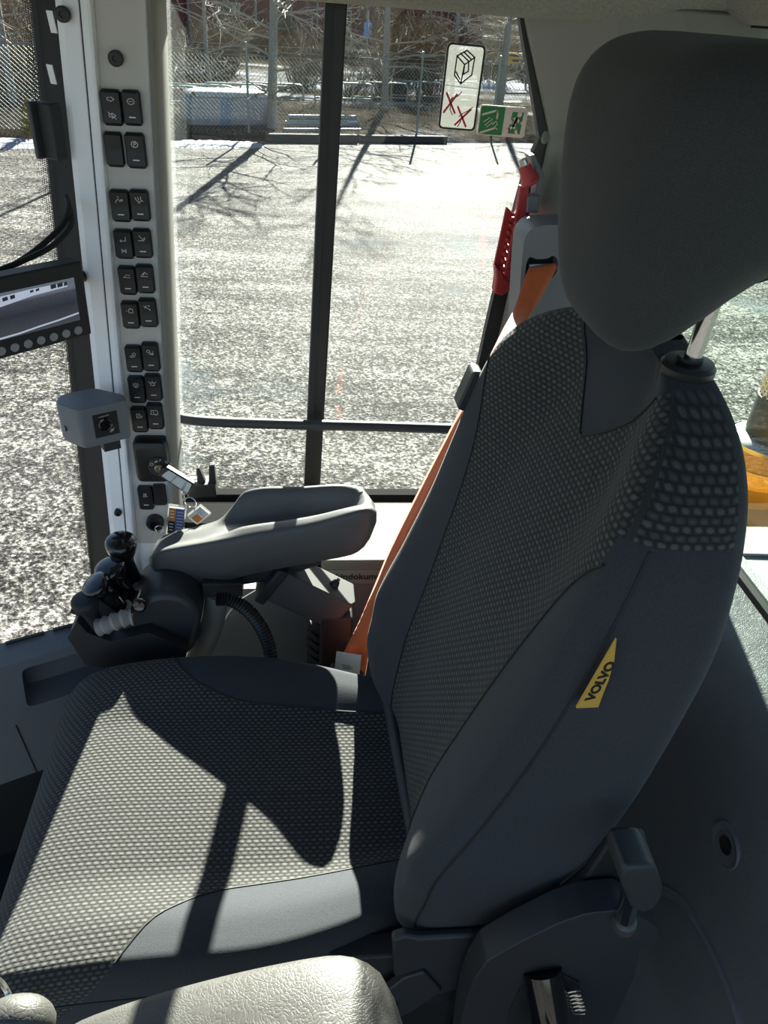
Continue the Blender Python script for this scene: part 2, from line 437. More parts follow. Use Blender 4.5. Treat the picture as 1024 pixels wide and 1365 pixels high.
# front right pillar: folded light grey column
def xl(z): return -.316 + (z-1.405)*.0596
PY = 1.22
t1 = sroot('trim_1', (-.3, 1.28, 0))
def psec(z):
    x = xl(z)
    return [V((x+a, b, z)) for a, b in ((-.012, 1.36), (-.010, 1.25), (.002, 1.236), (.0255, 1.226), (.0268, 1.231), (.0285, 1.2255), (.038, PY), (.0425, PY), (.0455, PY+.012), (.1125, PY+.012), (.1145, PY-.001), (.120, PY), (.1225, PY+.008), (.126, 1.30), (.114, 1.38))]
MB().loft([psec(z) for z in (0, .4, .8, 1.2, 1.62)]).build('column', 'pillar', t1, bevel=.0015, ang=20)
MB().loft([[V((xl(z)+a, b, z)) for a, b in ((.1150, PY-.0022), (.1215, PY-.0012), (.1262, PY+.008), (.1295, 1.30), (.1275, 1.31), (.1245, 1.30), (.120, PY+.008))] for z in (0, .8, 1.62)]).build('edge_dimming_cover', 'trimgrey', t1, ang=30)  # darker cover added over the column's window edge to tone down its sunlit white
MB().prism([(xl(.0)+.0262, .0), (xl(.0)+.0278, .0), (xl(1.6)+.0278, 1.6), (xl(1.6)+.0262, 1.6)], Fr((0, 1.2285, 0), (1, 0, 0), (0, 0, 1)), 0, .0006).build('joint_line', 'ink', t1)
def plug(px_, py_, r, name='screw_plug'):
    p = at(px_, py_, Y=PY+.004)
    f = Fr(p, (1, 0, 0), (0, 0, 1))
    b = MB().lathe([(r*1.15, -.016), (r*1.15, .0015), (r, .003), (r*.45, .0035), (r*.4, .001)], f, 18)
    return b.build(name, 'black', t1)
plug(154, 78, .0088); plug(83, 19, .0085); plug(157, 684, .006)
# black windscreen frame in front of the pillar, with hinge
def xf(z): return -.352 + (z-1.405)*.075
MB().loft([[V((xf(z)+a, b, z)) for a, b in ((-.030, 1.335), (.0, 1.30), (.034, 1.27), (.040, 1.36), (-.02, 1.37))] for z in (0, .8, 1.62)]).build('windscreen_frame', 'rubber', t1, ang=20)
for (y0, y1) in ((14, 44), (86, 112)):
    a = at(64, y0, Y=1.262); b_ = at(68+(y1-y0)*.1, y1, Y=1.262)
    MB().loft([[V((p.x-.004, 1.266, p.z)), V((p.x+.006, 1.258, p.z)), V((p.x+.006, 1.262, p.z)), V((p.x-.004, 1.27, p.z))] for p in (a, b_)]).build('reflective_patch', 'pillar', t1)
hg = at(70, 175, Y=1.24)
hinge = thing('windscreen_hinge', hg, 'black folded hinge block on the edge of the front pillar', 'hinge')
fh = Fr(hg, (.8, -.6, 0), (0, 0, 1))
MB().box((.0, 0, .0), (.03, .075, .02), fh).build('hinge_leaf', 'softblack', hinge, bevel=.003)
MB().box((-.017, 0, .006), (.008, .075, .03), fh).build('hinge_plate', 'charcoal', hinge, bevel=.002)
for zz in (-.022, 0, .022): MB().lathe([(.0035, 0), (.0035, .003)], Fr(fh.p(-.0215, zz, .008), fh.n, fh.b), 10).build('bolt', 'black', hinge)

# windscreen pane to the left of the pillar
w2 = sroot('window_2', (-.7, 1.2, .5))
pan = []
for z in (.2, 1.62):
    pan.append([V((xf(z)-.01+dx, 1.315+dy, z)) for dx, dy in ((0, .02), (-.15, .01), (-.35, -.05), (-.55, -.17), (-.7, -.35), (-.78, -.6), (-.8, -.9))])
MB().loft(pan, closed=False, caps=False).build('pane', 'glass', w2)
k = N('ceramic_dot_band')
sx = k.n('SeparateXYZ'); k.l(k.co('UV'), sx.inputs[0])
fu = k.math('SUBTRACT', k.math('FRACT', k.math('MULTIPLY', sx.outputs[0], 9.0)), .5); 
fv = k.math('SUBTRACT', k.math('FRACT', k.math('ADD', k.math('MULTIPLY', sx.outputs[1], 330.0), k.math('MULTIPLY', k.math('MODULO', k.math('FLOOR', k.math('MULTIPLY', sx.outputs[0], 9.0)), 2.0), .5))), .5)
rr = k.math('SQRT', k.math('ADD', k.math('MULTIPLY', fu, fu), k.math('MULTIPLY', fv, fv)))
dot = k.math('LESS_THAN', rr, k.math('MULTIPLY_ADD', sx.outputs[0], .5, .12))
tr = k.n('BsdfTransparent'); mx = k.n('MixShader'); k.l(dot, mx.inputs[0]); k.l(tr.outputs[0], mx.inputs[1])
k.set(Base_Color=(.01, .01, .01), Roughness=.5); k.l(k.b.outputs[0], mx.inputs[2]); k.l(mx.outputs[0], k.o.inputs[0])
dv = []; du = []
for i in range(2):
    for j, z in enumerate((.1, 1.62)):
        dv.append(V((xf(z)-.046+.030*i, 1.325-.004*i, z))); du.append((i, z))
b = MB(); b.add(dv, [(0, 2, 3, 1)]); b.build('dot_band', k.m, w2, uvs=du)

# rear right pillar: faceted light grey panel
t2 = sroot('trim_2', (.45, 1.35, 0))
tab = [(1.45, .345, .395), (1.40, .366, .414), (1.26, .430, .46), (1.20, .427, .465), (1.15, .420, .468), (1.0, .404, .47), (.8, .39, .47), (.5, .378, .46)]
secs = []
for z, a, c in tab:
    secs.append([V((a, 1.40, z)), V((a, 1.375, z)), V((c, 1.335, z)), V((c+.07, 1.285, z)), V((c+.16, 1.25, z)), V((.70, 1.24, z)), V((.70, 1.42, z)), V((a, 1.42, z))])
MB().loft(secs).build('pillar_panel', 'trimgrey', t2, bevel=.004, ang=14)
pp = at(726, 183, Y=1.352)
MB().lathe([(.010, 0), (.010, .003), (.0085, .004), (.003, .003)], Fr(pp, V((.75, .66, 0)), (0, 0, 1)), 18).build('screw_cap', 'trimgrey', t2)

# front console moulding with a recessed tray (lower left)
wf = sroot('wall_front', (-.5, .9, 0))
ff = Fr((-.483, .897, .5), (.117, .051, 0), (0, 0, 1))
L0, L1 = -.35, .20
out = [(L0, 0), (L1, 0), (L1, -.275), (L0, -.275)]
# recess outline measured on the face
rec = rpoly([(.028, -.018), (.17, -.018), (.17, -.108), (.020, -.108)], .014, 5)
rin = rpoly([(.034, -.026), (.164, -.026), (.164, -.098), (.028, -.098)], .014, 5)
b = MB(); n = len(rec)
o8 = [(L0, 0), (L1, 0), (L1, -.275), (L0, -.275)]
bm = bmesh.new()
ov = [bm.verts.new(ff.p(x, y, 0)) for x, y in o8]; rv = [bm.verts.new(ff.p(p[0], p[1], 0)) for p in rec]
es = [bm.edges.new((ov[i], ov[(i+1) % 4])) for i in range(4)]+[bm.edges.new((rv[i], rv[(i+1) % n])) for i in range(n)]
bmesh.ops.triangle_fill(bm, use_beauty=True, edges=es)
iv = [bm.verts.new(ff.p(p[0], p[1], -.045)) for p in rin]
for i in range(n): bm.faces.new((rv[i], rv[(i+1) % n], iv[(i+1) % n], iv[i]))
bm.faces.new(iv)
tv = [bm.verts.new(ff.p(x, 0+.006, -.05)) for x in (L0, L1)]
bm.faces.new((ov[0], ov[1], tv[1], tv[0]))
tw = [bm.verts.new(ff.p(x, -.03, -.075)) for x in (L0, L1)]
bm.faces.new((tv[0], tv[1], tw[1], tw[0]))
bm.verts.index_update()
b.add([v.co for v in bm.verts], [tuple(v.index for v in f.verts) for f in bm.faces]); bm.free()
b.build('tray_panel', 'midgrey', wf, ang=25)
MB().box((-.075, -.045, -.062), (.55, .03, .012), ff).build('sill_strip', 'sill', wf, bevel=.003)
for x in (.045, .12): MB().box((x, .008, -.045), (.06, .003, .006), ff).build('slot', 'ink', wf)
MB().prism([(L0, -.275), (L1, -.275), (L1, -.5), (L0, -.5)], ff, -.02, -.2).build('kick_panel', 'rubber', wf)
MB().tube([ff.p(-.004, -.14, .0005), ff.p(.004, -.275, .0005)], .0012, 6).build('joint', 'ink', wf)

# ================================================================== SEAT
SY = .65
seat = thing('operator_seat', (.0, SY, 0), 'dark grey high back operator seat with woven dash fabric centre', 'seat')
def clip_build(pts, quads, uvs, field, names, parent, ang=60):
    """split a surface along field = 0 into two meshes"""
    res = []
    nn = [V((0, 0, 0)) for _ in pts]
    for q in quads:
        if len(q) > 4: continue
        fn = (pts[q[2]]-pts[q[0]]).cross(pts[q[3]]-pts[q[1]])
        for i in q: nn[i] += fn
    key_ = lambda p: (round(p.x, 5), round(p.y, 5), round(p.z, 5))
    acc_ = {}
    for p, q in zip(pts, nn): acc_[key_(p)] = acc_.get(key_(p), V((0, 0, 0)))+q
    nn = [acc_[key_(p)].normalized() for p in pts]
    cen = sum(pts, V((0, 0, 0)))/len(pts)
    flip_ = sum(1 if n_.dot(p-cen) > 0 else -1 for n_, p in zip(nn, pts)) < 0
    if flip_: nn = [-x for x in nn]
    for sgn in (1, -1):
        vs_, us_, ns_, idx, fs = [], [], [], {}, []
        def vid(key, p, u):
            if key not in idx:
                idx[key] = len(vs_); vs_.append(p); us_.append(u)
                ns_.append(nn[key] if isinstance(key, int) else (nn[key[0]]+nn[key[1]]).normalized())
            return idx[key]
        for q in quads:
            poly = []
            m = len(q)
            for i in range(m):
                a, c = q[i], q[(i+1) % m]; fa, fc = field[a]*sgn, field[c]*sgn
                if fa >= 0: poly.append(vid(a, pts[a], uvs[a]))
                if (fa >= 0) != (fc >= 0):
                    t = fa/(fa-fc); kk = (min(a, c), max(a, c))
                    poly.append(vid(kk, pts[a].lerp(pts[c], t), tuple(lerp(uvs[a][d], uvs[c][d], t) for d in (0, 1))))
            pl = [p for i, p in enumerate(poly) if p != poly[i-1]]
            if len(pl) >= 3: fs.append(tuple(pl[::-1] if flip_ else pl))
        b = MB(); b.v = vs_; b.f = fs
        nm, mt = names[0 if sgn > 0 else 1]
        o = b.build(nm, mt, parent, ang=180, uvs=us_, recalc=False)
        o.data.normals_split_custom_set_from_vertices([tuple(x) for x in ns_])
        res.append(o)
    return res
def surf(S, us, vs_):
    """grid, closed in u; returns points, quads, metre uvs"""
    pts, quads, uv = [], [], []
    nu = len(us)
    P = [[S(u, v) for u in us] for v in vs_]
    acc = [0.0]*nu
    for j in range(len(vs_)):
        run = 0
        for i in range(nu):
            if i: run += (P[j][i]-P[j][i-1]).length
            if j: acc[i] += (P[j][i]-P[j-1][i]).length
            pts.append(P[j][i]); uv.append((run, acc[i]))
    for j in range(len(vs_)-1):
        for i in range(nu-1): quads.append((j*nu+i, j*nu+i+1, (j+1)*nu+i+1, (j+1)*nu+i))
    return pts, quads, uv

# ---- backrest: horizontal slices
XC = [(.48, .150), (.574, .152), (.68, .168), (.777, .190), (.88, .215), (.96, .242), (1.03, .268), (1.09, .296), (1.14, .312), (1.185, .335)]
XR = [(.48, .130), (.53, .116), (.577, .110), (.62, .115), (.673, .122), (.775, .158), (.868, .188), (.93, .204), (1.0, .221), (1.06, .236), (1.10, .250), (1.14, .276), (1.185, .325)]
XB = [(.48, .21), (.503, .235), (.54, .255), (.62, .290), (.706, .325), (.80, .345), (.90, .357), (.99, .364), (1.09, .362), (1.15, .364), (1.185, .362)]
HW = [(.48, .195), (.50, .215), (.54, .233), (.62, .244), (.75, .249), (.9, .249), (1.0, .246), (1.05, .240), (1.08, .233), (1.11, .218), (1.135, .194), (1.157, .158), (1.173, .112), (1.182, .06), (1.185, .012)]
def bfront(w, z):
    s = sstep(.28, .86, abs(w)); x = lerp(crom(XC, z), crom(XR, z), s)
    return x
def bsec(z, m):
    hw = crom(HW, z); xb = crom(XB, z); out = []
    W = .88
    xr = bfront(W, z); d = max(.004, xb-xr)
    # front face from +W to -W (far to near), corner, side, back, side, corner
    for i in range(41):
        wv = lerp(W, -W, i/40); out.append((bfront(wv, z), SY+wv*hw))
    c = min(.05, d*.45)
    for sg in (-1,):
        for i in range(1, 9):
            a = i/8*math.pi/2; out.append((xr+c*(1-math.cos(a)), SY+sg*hw*(W+(1-W)*math.sin(a))))
        for i in range(1, 6): out.append((lerp(xr+c, xb-c*.8, i/6), SY+sg*hw*(1+.0*i)))
        for i in range(0, 9):
            a = i/8*math.pi/2; out.append((xb-c*.8+c*.8*math.sin(a), SY+sg*hw*(.8+.2*math.cos(a))))
    for i in range(1, 12): out.append((xb+.006*math.sin(i/12*math.pi), SY+lerp(-.8, .8, i/12)*hw))
    for i in range(8, -1, -1):
        a = i/8*math.pi/2; out.append((xb-c*.8+c*.8*math.sin(a), SY+hw*(.8+.2*math.cos(a))))
    for i in range(5, 0, -1): out.append((lerp(xr+c, xb-c*.8, i/6), SY+hw))
    for i in range(8, 0, -1):
        a = i/8*math.pi/2; out.append((xr+c*(1-math.cos(a)), SY+hw*(W+(1-W)*math.sin(a))))
    out.append(out[0])
    return [V((x, y, z)) for x, y in out]
zs = [.482, .49, .50, .51, .52] + [lerp(.53, 1.06, i/52) for i in range(53)] + [1.07, 1.08, 1.09, 1.10, 1.11, 1.12, 1.13, 1.14, 1.148, 1.155, 1.161, 1.166, 1.17, 1.174, 1.177, 1.18, 1.182, 1.1838, 1.185]
rows = [bsec(z, 0) for z in zs]
nu = len(rows[0])
pts, quads, uvs = [], [], []
acc = 0
for j, r in enumerate(rows):
    if j: acc += (r[20]-rows[j-1][20]).length
    for i, p in enumerate(r):
        run = (p.y-SY) if i < 41 else None
        if run is None:
            run = 0; 
        pts.append(p); uvs.append([run, acc])
for j, r in enumerate(rows):  # arc length around the section, measured from the centre of the front
    base = j*nu; run = 0
    for i in range(20, nu-1):
        if i > 20: run += (r[i]-r[i-1]).length
        uvs[base+i] = (run, uvs[base+i][1])
    run = 0
    for i in range(19, -1, -1):
        run -= (r[i]-r[i+1]).length; uvs[base+i] = (run, uvs[base+i][1])
    uvs[base+nu-1] = (uvs[base+nu-2][0]+.004, uvs[base+nu-1][1])
    for i in range(43, 62): uvs[base+i] = (.25+r[i].x, r[i].z)
for j in range(len(rows)-1):
    for i in range(nu-1): quads.append((j*nu+i, j*nu+i+1, (j+1)*nu+i+1, (j+1)*nu+i))
BB = [(.48, .105), (.6, .112), (.75, .125), (.85, .138), (.93, .152), (1.0, .172), (1.05, .195), (1.085, .222), (1.10, .25)]
VB = [(1.075, .0), (1.09, .024), (1.115, .054), (1.14, .078), (1.16, .094), (1.185, .105)]
fld = []
for k_, p in enumerate(pts):
    i = k_ % nu; z = p.z; ay = abs(p.y-SY)
    isfront = i < 60 or i > nu-22
    f1 = (crom(BB, z)-ay) if (i < 41) else ((z-1.098) if True else -1)
    if i < 41 and z > 1.0: f1 = max(f1, (z-1.098))
    if i < 41 and z > 1.075: f1 = min(f1, ay-crom(VB, z))
    if 50 <= i <= nu-24 and z > 1.05: f1 = min(f1, .3-0) if i < 57 or i > nu-31 else -1
    if 50 <= i <= nu-24 and (i < 57 or i > nu-31): f1 = z-1.098
    if i >= 41 and z > 1.13: f1 = min(f1, ay-crom(VB, z))
    fld.append(f1)
tops = rows[-1]
back_ins, back_bol = clip_build(pts, quads, uvs, fld, (('backrest_insert', 'pattern'), ('backrest', 'fabric')), seat)
# the insert belongs to the backrest cover
back_ins.parent = back_bol; back_ins.matrix_parent_inverse = parent_world(back_bol).inverted()
def bpt(y, z, off=.0008):
    hw = crom(HW, z); wv = max(-.88, min(.88, (y-SY)/hw)); return V((bfront(wv, z)-off, y, z))
for sg in (1, -1):
    ln = [bpt(SY+sg*crom(BB, z), z) for z in [lerp(.50, 1.075, i/40) for i in range(41)]]
    MB().tube(ln, .0011, 6).build('seam', 'ink', back_bol)
    # outer seam along the bolster edge
    ln = []
    for i in range(41):
        z = lerp(.56, 1.095, i/40); hw = crom(HW, z); xr = bfront(.88, z); xb = crom(XB, z); c = min(.05, (xb-xr)*.45); a = R_(55)
        ln.append(V((xr+c*(1-math.cos(a))-.0003, SY+sg*hw*(.88+.12*math.sin(a))+sg*.0002, z)))
    MB().tube(ln, .0011, 6).build('seam', 'ink', back_bol)
ln = [bpt(SY-crom(VB, z), z) for z in [lerp(1.165, 1.0765, i/12) for i in range(13)]]+[bpt(SY+crom(VB, z), z) for z in [lerp(1.0765, 1.165, i/12) for i in range(13)]]
MB().tube(ln, .0012, 6).build('seam', 'ink', back_bol)
# yellow woven tag sewn into the near outer seam
def side_pt(z, fr_): # point on the near outer side, fr_ 0 front seam .. 1 rear
    hw = crom(HW, z); xr = bfront(.88, z); xb = crom(XB, z); c = min(.05, (xb-xr)*.45); a = R_(55)
    x0 = xr+c*(1-math.cos(a)); y0 = SY-hw*(.88+.12*math.sin(a))
    return V((x0+fr_, y0-(.0015 if fr_ == 0 else .004)-fr_*.10, z))
tz0, tz1 = .893, .975
T0 = at(767, 940, Y=SY-crom(HW, .90)-.001); T1 = at(820, 848, Y=SY-crom(HW, .97)-.001)
ax = (T1-T0).normalized(); fy = V((0, -1, 0)); bx_ = fy.cross(ax)  # across, to the rear
Lt = (T1-T0).length
ft = Fr(T0, ax, ax.cross(V((0, 1, 0))))
if ft.b.x < 0: ft.b = -ft.b; ft.n = ft.a.cross(ft.b)
poly = [(0, 0), (Lt, 0), (Lt*.72, .0085), (Lt*.45, .0135), (Lt*.2, .0165), (.004, .0185)]
ym = -1 if ft.n.y > 0 else 1
MB().prism(poly, ft, .0012*ym, .0034*ym).build('brand_tag', 'yellowtag', back_bol)
# lettering runs up the tag
fl = Fr(ft.p(Lt*.42, .0073, .0036*ym), ft.a, -ft.b)
if fl.n.y > 0: fl = Fr(ft.p(Lt*.42, .0073, .0036*ym), ft.a, ft.b)
tm = text_mesh('VOLVO', fl, .0108, bold=.0005)
fl_c = fl.o
for v in tm.v:
    d = v-fl_c; a_ = d.dot(fl.a); v += fl.a*(a_*.25)
tm.build('lettering', 'ink', back_bol)

# ---- headrest
HX0, HX1 = .250, .425
top_z, bot_z, ha = 1.426, 1.173, .143
oc = rpoly([(-ha*.62, bot_z), (ha*.62, bot_z), (ha, bot_z+.10), (ha*.99, top_z), (-ha*.99, top_z), (-ha, bot_z+.10)], [.05, .05, .05, .06, .06, .05], 10)
# even spacing round the outline
def resample(poly, n):
    poly = [V(p) for p in poly]; poly.append(poly[0]); L = [0]
    for a_, b_ in zip(poly, poly[1:]): L.append(L[-1]+(b_-a_).length)
    out = []; k_ = 0
    for i in range(n):
        t = L[-1]*i/n
        while L[k_+1] < t: k_ += 1
        out.append(poly[k_].lerp(poly[k_+1], (t-L[k_])/max(1e-9, L[k_+1]-L[k_])))
    return out
oc = resample(oc, 84)
cz = 1.29
hs = []
SCS = [.02, .06, .12, .2, .28, .36, .44, .52, .6, .68, .75, .81, .86, .9, .93, .955, .975, .988, .996]
STN = [(-1, q) for q in SCS]+[(0, 1.0)]+[(1, q) for q in SCS[::-1]]
NT = len(STN)-1
for sg_, sc_ in STN:
    cth = sc_**(1/.45); sx_ = sg_*(1-cth*cth)**.4 if sg_ else 0
    xm = lerp(HX0, HX1, (sx_+1)/2)
    lift = .085*sstep(.262, .375, xm)
    row_ = []
    for p in oc:
        z = p[1]
        z += lift*sstep(cz+.06, bot_z-.02, z)
        bul = .010*(1-(p[0]*sc_/ha)**2)*(1 if sx_ < 0 else 0)*abs(sx_)
        row_.append(V((xm-(z-cz)*.10*sc_-bul, SY+p[0]*sc_, cz+(z-cz)*sc_)))
    hs.append(row_+[row_[0].copy()])
pts, quads, uvs = [], [], []
for j, r in enumerate(hs):
    run = 0
    for i, p in enumerate(r):
        if i: run += (p-r[i-1]).length
        pts.append(p); uvs.append((p.y+.3*p.x, p.z+.3*p.x))
for j in range(len(hs)-1):
    for i in range(len(r)-1): quads.append((j*len(r)+i, j*len(r)+i+1, (j+1)*len(r)+i+1, (j+1)*len(r)+i))
quads.append(tuple(range(len(r)-1))); quads.append(tuple(len(pts)-len(r)+i for i in range(len(r)-1)))
b = MB(); b.v = pts; b.f = quads
head = b.build('headrest', 'fabrich', seat, ang=75, uvs=uvs)
mid = hs[NT//2+2]
MB().tube([p+(p-V((p.x, SY, cz))).normalized()*.0003 for p in mid[:-1]], .0012, 6, closed=True).build('seam', 'ink', head)
for sg in (-1, 1):
    y = SY+sg*.07
    MB().tube([(.340, y, 1.10), (.346, y, 1.27)], .0075, 18).build('headrest_post', 'chrome', seat)
    f = Fr((.341, y, 1.177), (1, 0, 0), (0, 1, .03))
    MB().lathe([(.023, -.012), (.024, .008), (.021, .012), (.011, .013), (.011, .016), (.008, .016)], f, 28).build('post_collar', 'black', seat)

# ---- cushion: slices across the width at stations along the depth
CXF, CXB = -.395, .175
def ctop(x, w):
    z = crom([(-.395, .478), (-.29, .506), (-.15, .506), (0, .500), (.12, .497), (.18, .497)], x)
    z += .026*sstep(.45, .80, abs(w)) * (.25+.75*sstep(-.36, -.12, x))
    # nose rounds down
    r = .075
    if x < CXF+r:
        t = (CXF+r-x)/r; z -= .085*(1-math.sqrt(max(0, 1-t*t)))
    return z
def chw(x): return crom([(-.395, .195), (-.39, .214), (-.38, .228), (-.355, .242), (-.30, .249), (-.1, .250), (-.03, .243), (.04, .226), (.11, .202), (.18, .185)], x)
def csec(x):
    hw = chw(x); out = []
    W = .90; ze = ctop(x, W); zb = .395
    zb = min(zb, ze-.012)
    for i in range(49): wv = lerp(W, -W, i/48); out.append((SY+wv*hw, ctop(x, wv)))
    c = min(.045, (ze-zb)*.5)
    for i in range(1, 9): a = i/8*math.pi/2; out.append((SY-hw*(W+(1-W)*math.sin(a)), ze-c*(1-math.cos(a))))
    for i in range(1, 6): out.append((SY-hw*(1+.012*math.sin(i/6*math.pi)), lerp(ze-c, zb+.01, i/6)))
    out.append((SY-hw*.97, zb))
    for i in range(1, 6): out.append((SY+hw*lerp(-.97, .97, i/6), zb))
    out.append((SY+hw*.97, zb))
    for i in range(5, 0, -1): out.append((SY+hw*(1+.012*math.sin(i/6*math.pi)), lerp(ze-c, zb+.01, i/6)))
    for i in range(8, 0, -1): a = i/8*math.pi/2; out.append((SY+hw*(W+(1-W)*math.sin(a)), ze-c*(1-math.cos(a))))
    out.append(out[0]); return [V((x, y, z)) for y, z in out]
xs = [CXF+.075*(1-math.cos(i/14*math.pi/2)) for i in range(15)]+[lerp(CXF+.082, CXB, i/46) for i in range(47)]
rows = [csec(x) for x in xs]; nu = len(rows[0]); pts, quads, uvs = [], [], []; acc = 0
for j, r in enumerate(rows):
    if j: acc += (r[24]-rows[j-1][24]).length
    tmp = [0]*nu; run = 0
    for i in range(25, nu): run += (r[i]-r[i-1]).length; tmp[i] = run
    run = 0
    for i in range(23, -1, -1): run -= (r[i]-r[i+1]).length; tmp[i] = run
    for i, p in enumerate(r): pts.append(p); uvs.append((acc, tmp[i]))
for j in range(len(rows)-1):
    for i in range(nu-1): quads.append((j*nu+i, j*nu+i+1, (j+1)*nu+i+1, (j+1)*nu+i))
quads.append(tuple(range(nu-1))); quads.append(tuple(len(pts)-nu+i for i in range(nu-1)))
CBT = [(-.40, .46), (-.24, .29), (-.215, .250), (-.175, .192), (-.14, .168), (-.10, .152), (-.05, .144), (.0, .138), (.08, .127), (.18, .115)]
fld = []
for k_, p in enumerate(pts):
    i = k_ % nu; ay = abs(p.y-SY)
    g = ay + max(0, (ctop(p.x, .9)-p.z))*(1 if (i >= 49) else 0)
    fld.append(crom(CBT, p.x)-g)
cins, cbol = clip_build(pts, quads, uvs, fld, (('cushion_insert', 'pattern'), ('cushion', 'fabric')), seat)
cins.parent = cbol; cins.matrix_parent_inverse = parent_world(cbol).inverted()
for sg in (1, -1):
    ln = []
    for i in range(41):
        x = lerp(-.205, .165, i/40); y = crom(CBT, x); ln.append(V((x, SY+sg*y, ctop(x, y/chw(x))+.0004)))
    MB().tube(ln, .0012, 6).build('seam', 'ink', cbol)
    ln = [V((x, SY+sg*chw(x)*1.004, ctop(x, .9)-.05)) for x in [lerp(-.30, .17, i/20) for i in range(21)]]
    MB().tube(ln, .0011, 6).build('seam', 'ink', cbol)
# under-cushion shell, base and rod along the gap
MB().prism(rpoly([(-.32, -.23), (.22, -.23), (.22, .23), (-.32, .23)], .03), Fr((0, SY, .395), (1, 0, 0), (0, 1, 0)), 0, -.05).build('seat_pan', 'softblack', seat, bevel=.005)
MB().box((.02, SY, .19), (.42, .40, .30)).build('suspension_base', 'rubber', seat, bevel=.02)
MB().tube(smooth([(.135, .845, .545), (.139, .80, .53), (.146, .68, .522), (.152, .55, .522), (.155, .46, .53)], 5), .010, 12).build('gap_rod', 'charcoal', seat)
# belt guide on the far shoulder
gp0 = at(636, 490, Y=.885); gp1 = at(613, 541, Y=.885)
fg = Fr((gp0+gp1)/2, (gp0-gp1), (1, 0, .4))
MB().prism(rrect((gp0-gp1).length, .016, .007), fg, -.016, .016).build('belt_guide', 'charcoal', seat, bevel=.003)
# recliner side cover (near side, below the backrest)
rc = [at(*q, Y=.40)+V((0, 0, -.026)) for q in ((525, 1238), (545, 1232), (562, 1236), (640, 1232), (700, 1222), (690, 1262), (640, 1300), (560, 1322), (548, 1286), (528, 1290))]
fyz = Fr((0, .40, 0), (1, 0, 0), (0, 0, 1))
MB().prism([(p.x, p.z) for p in rc], fyz, .0, -.012).build('recliner_cover', 'charcoal', seat, bevel=.004)
lv = [at(*q, Y=.395) for q in ((566, 1296), (540, 1304), (506, 1330), (494, 1352), (520, 1362), (548, 1350), (590, 1322))]
MB().prism(rpoly([(p.x, p.z) for p in lv], .004, 3), Fr((0, .395, 0), (1, 0, 0), (0, 0, 1)), .0, -.012).build('recliner_lever', 'charcoal', seat, bevel=.002)
hq = at(522, 1340, Y=.394); MB().lathe([(.008, 0), (.008, .002), (.004, .0025)], Fr(hq, (1, 0, 0), (0, 0, 1)), 14).build('lever_hole', 'black', seat)
MB().box((.16, .43, .46), (.25, .03, .08)).build('recliner_rail', 'softblack', seat, bevel=.004)
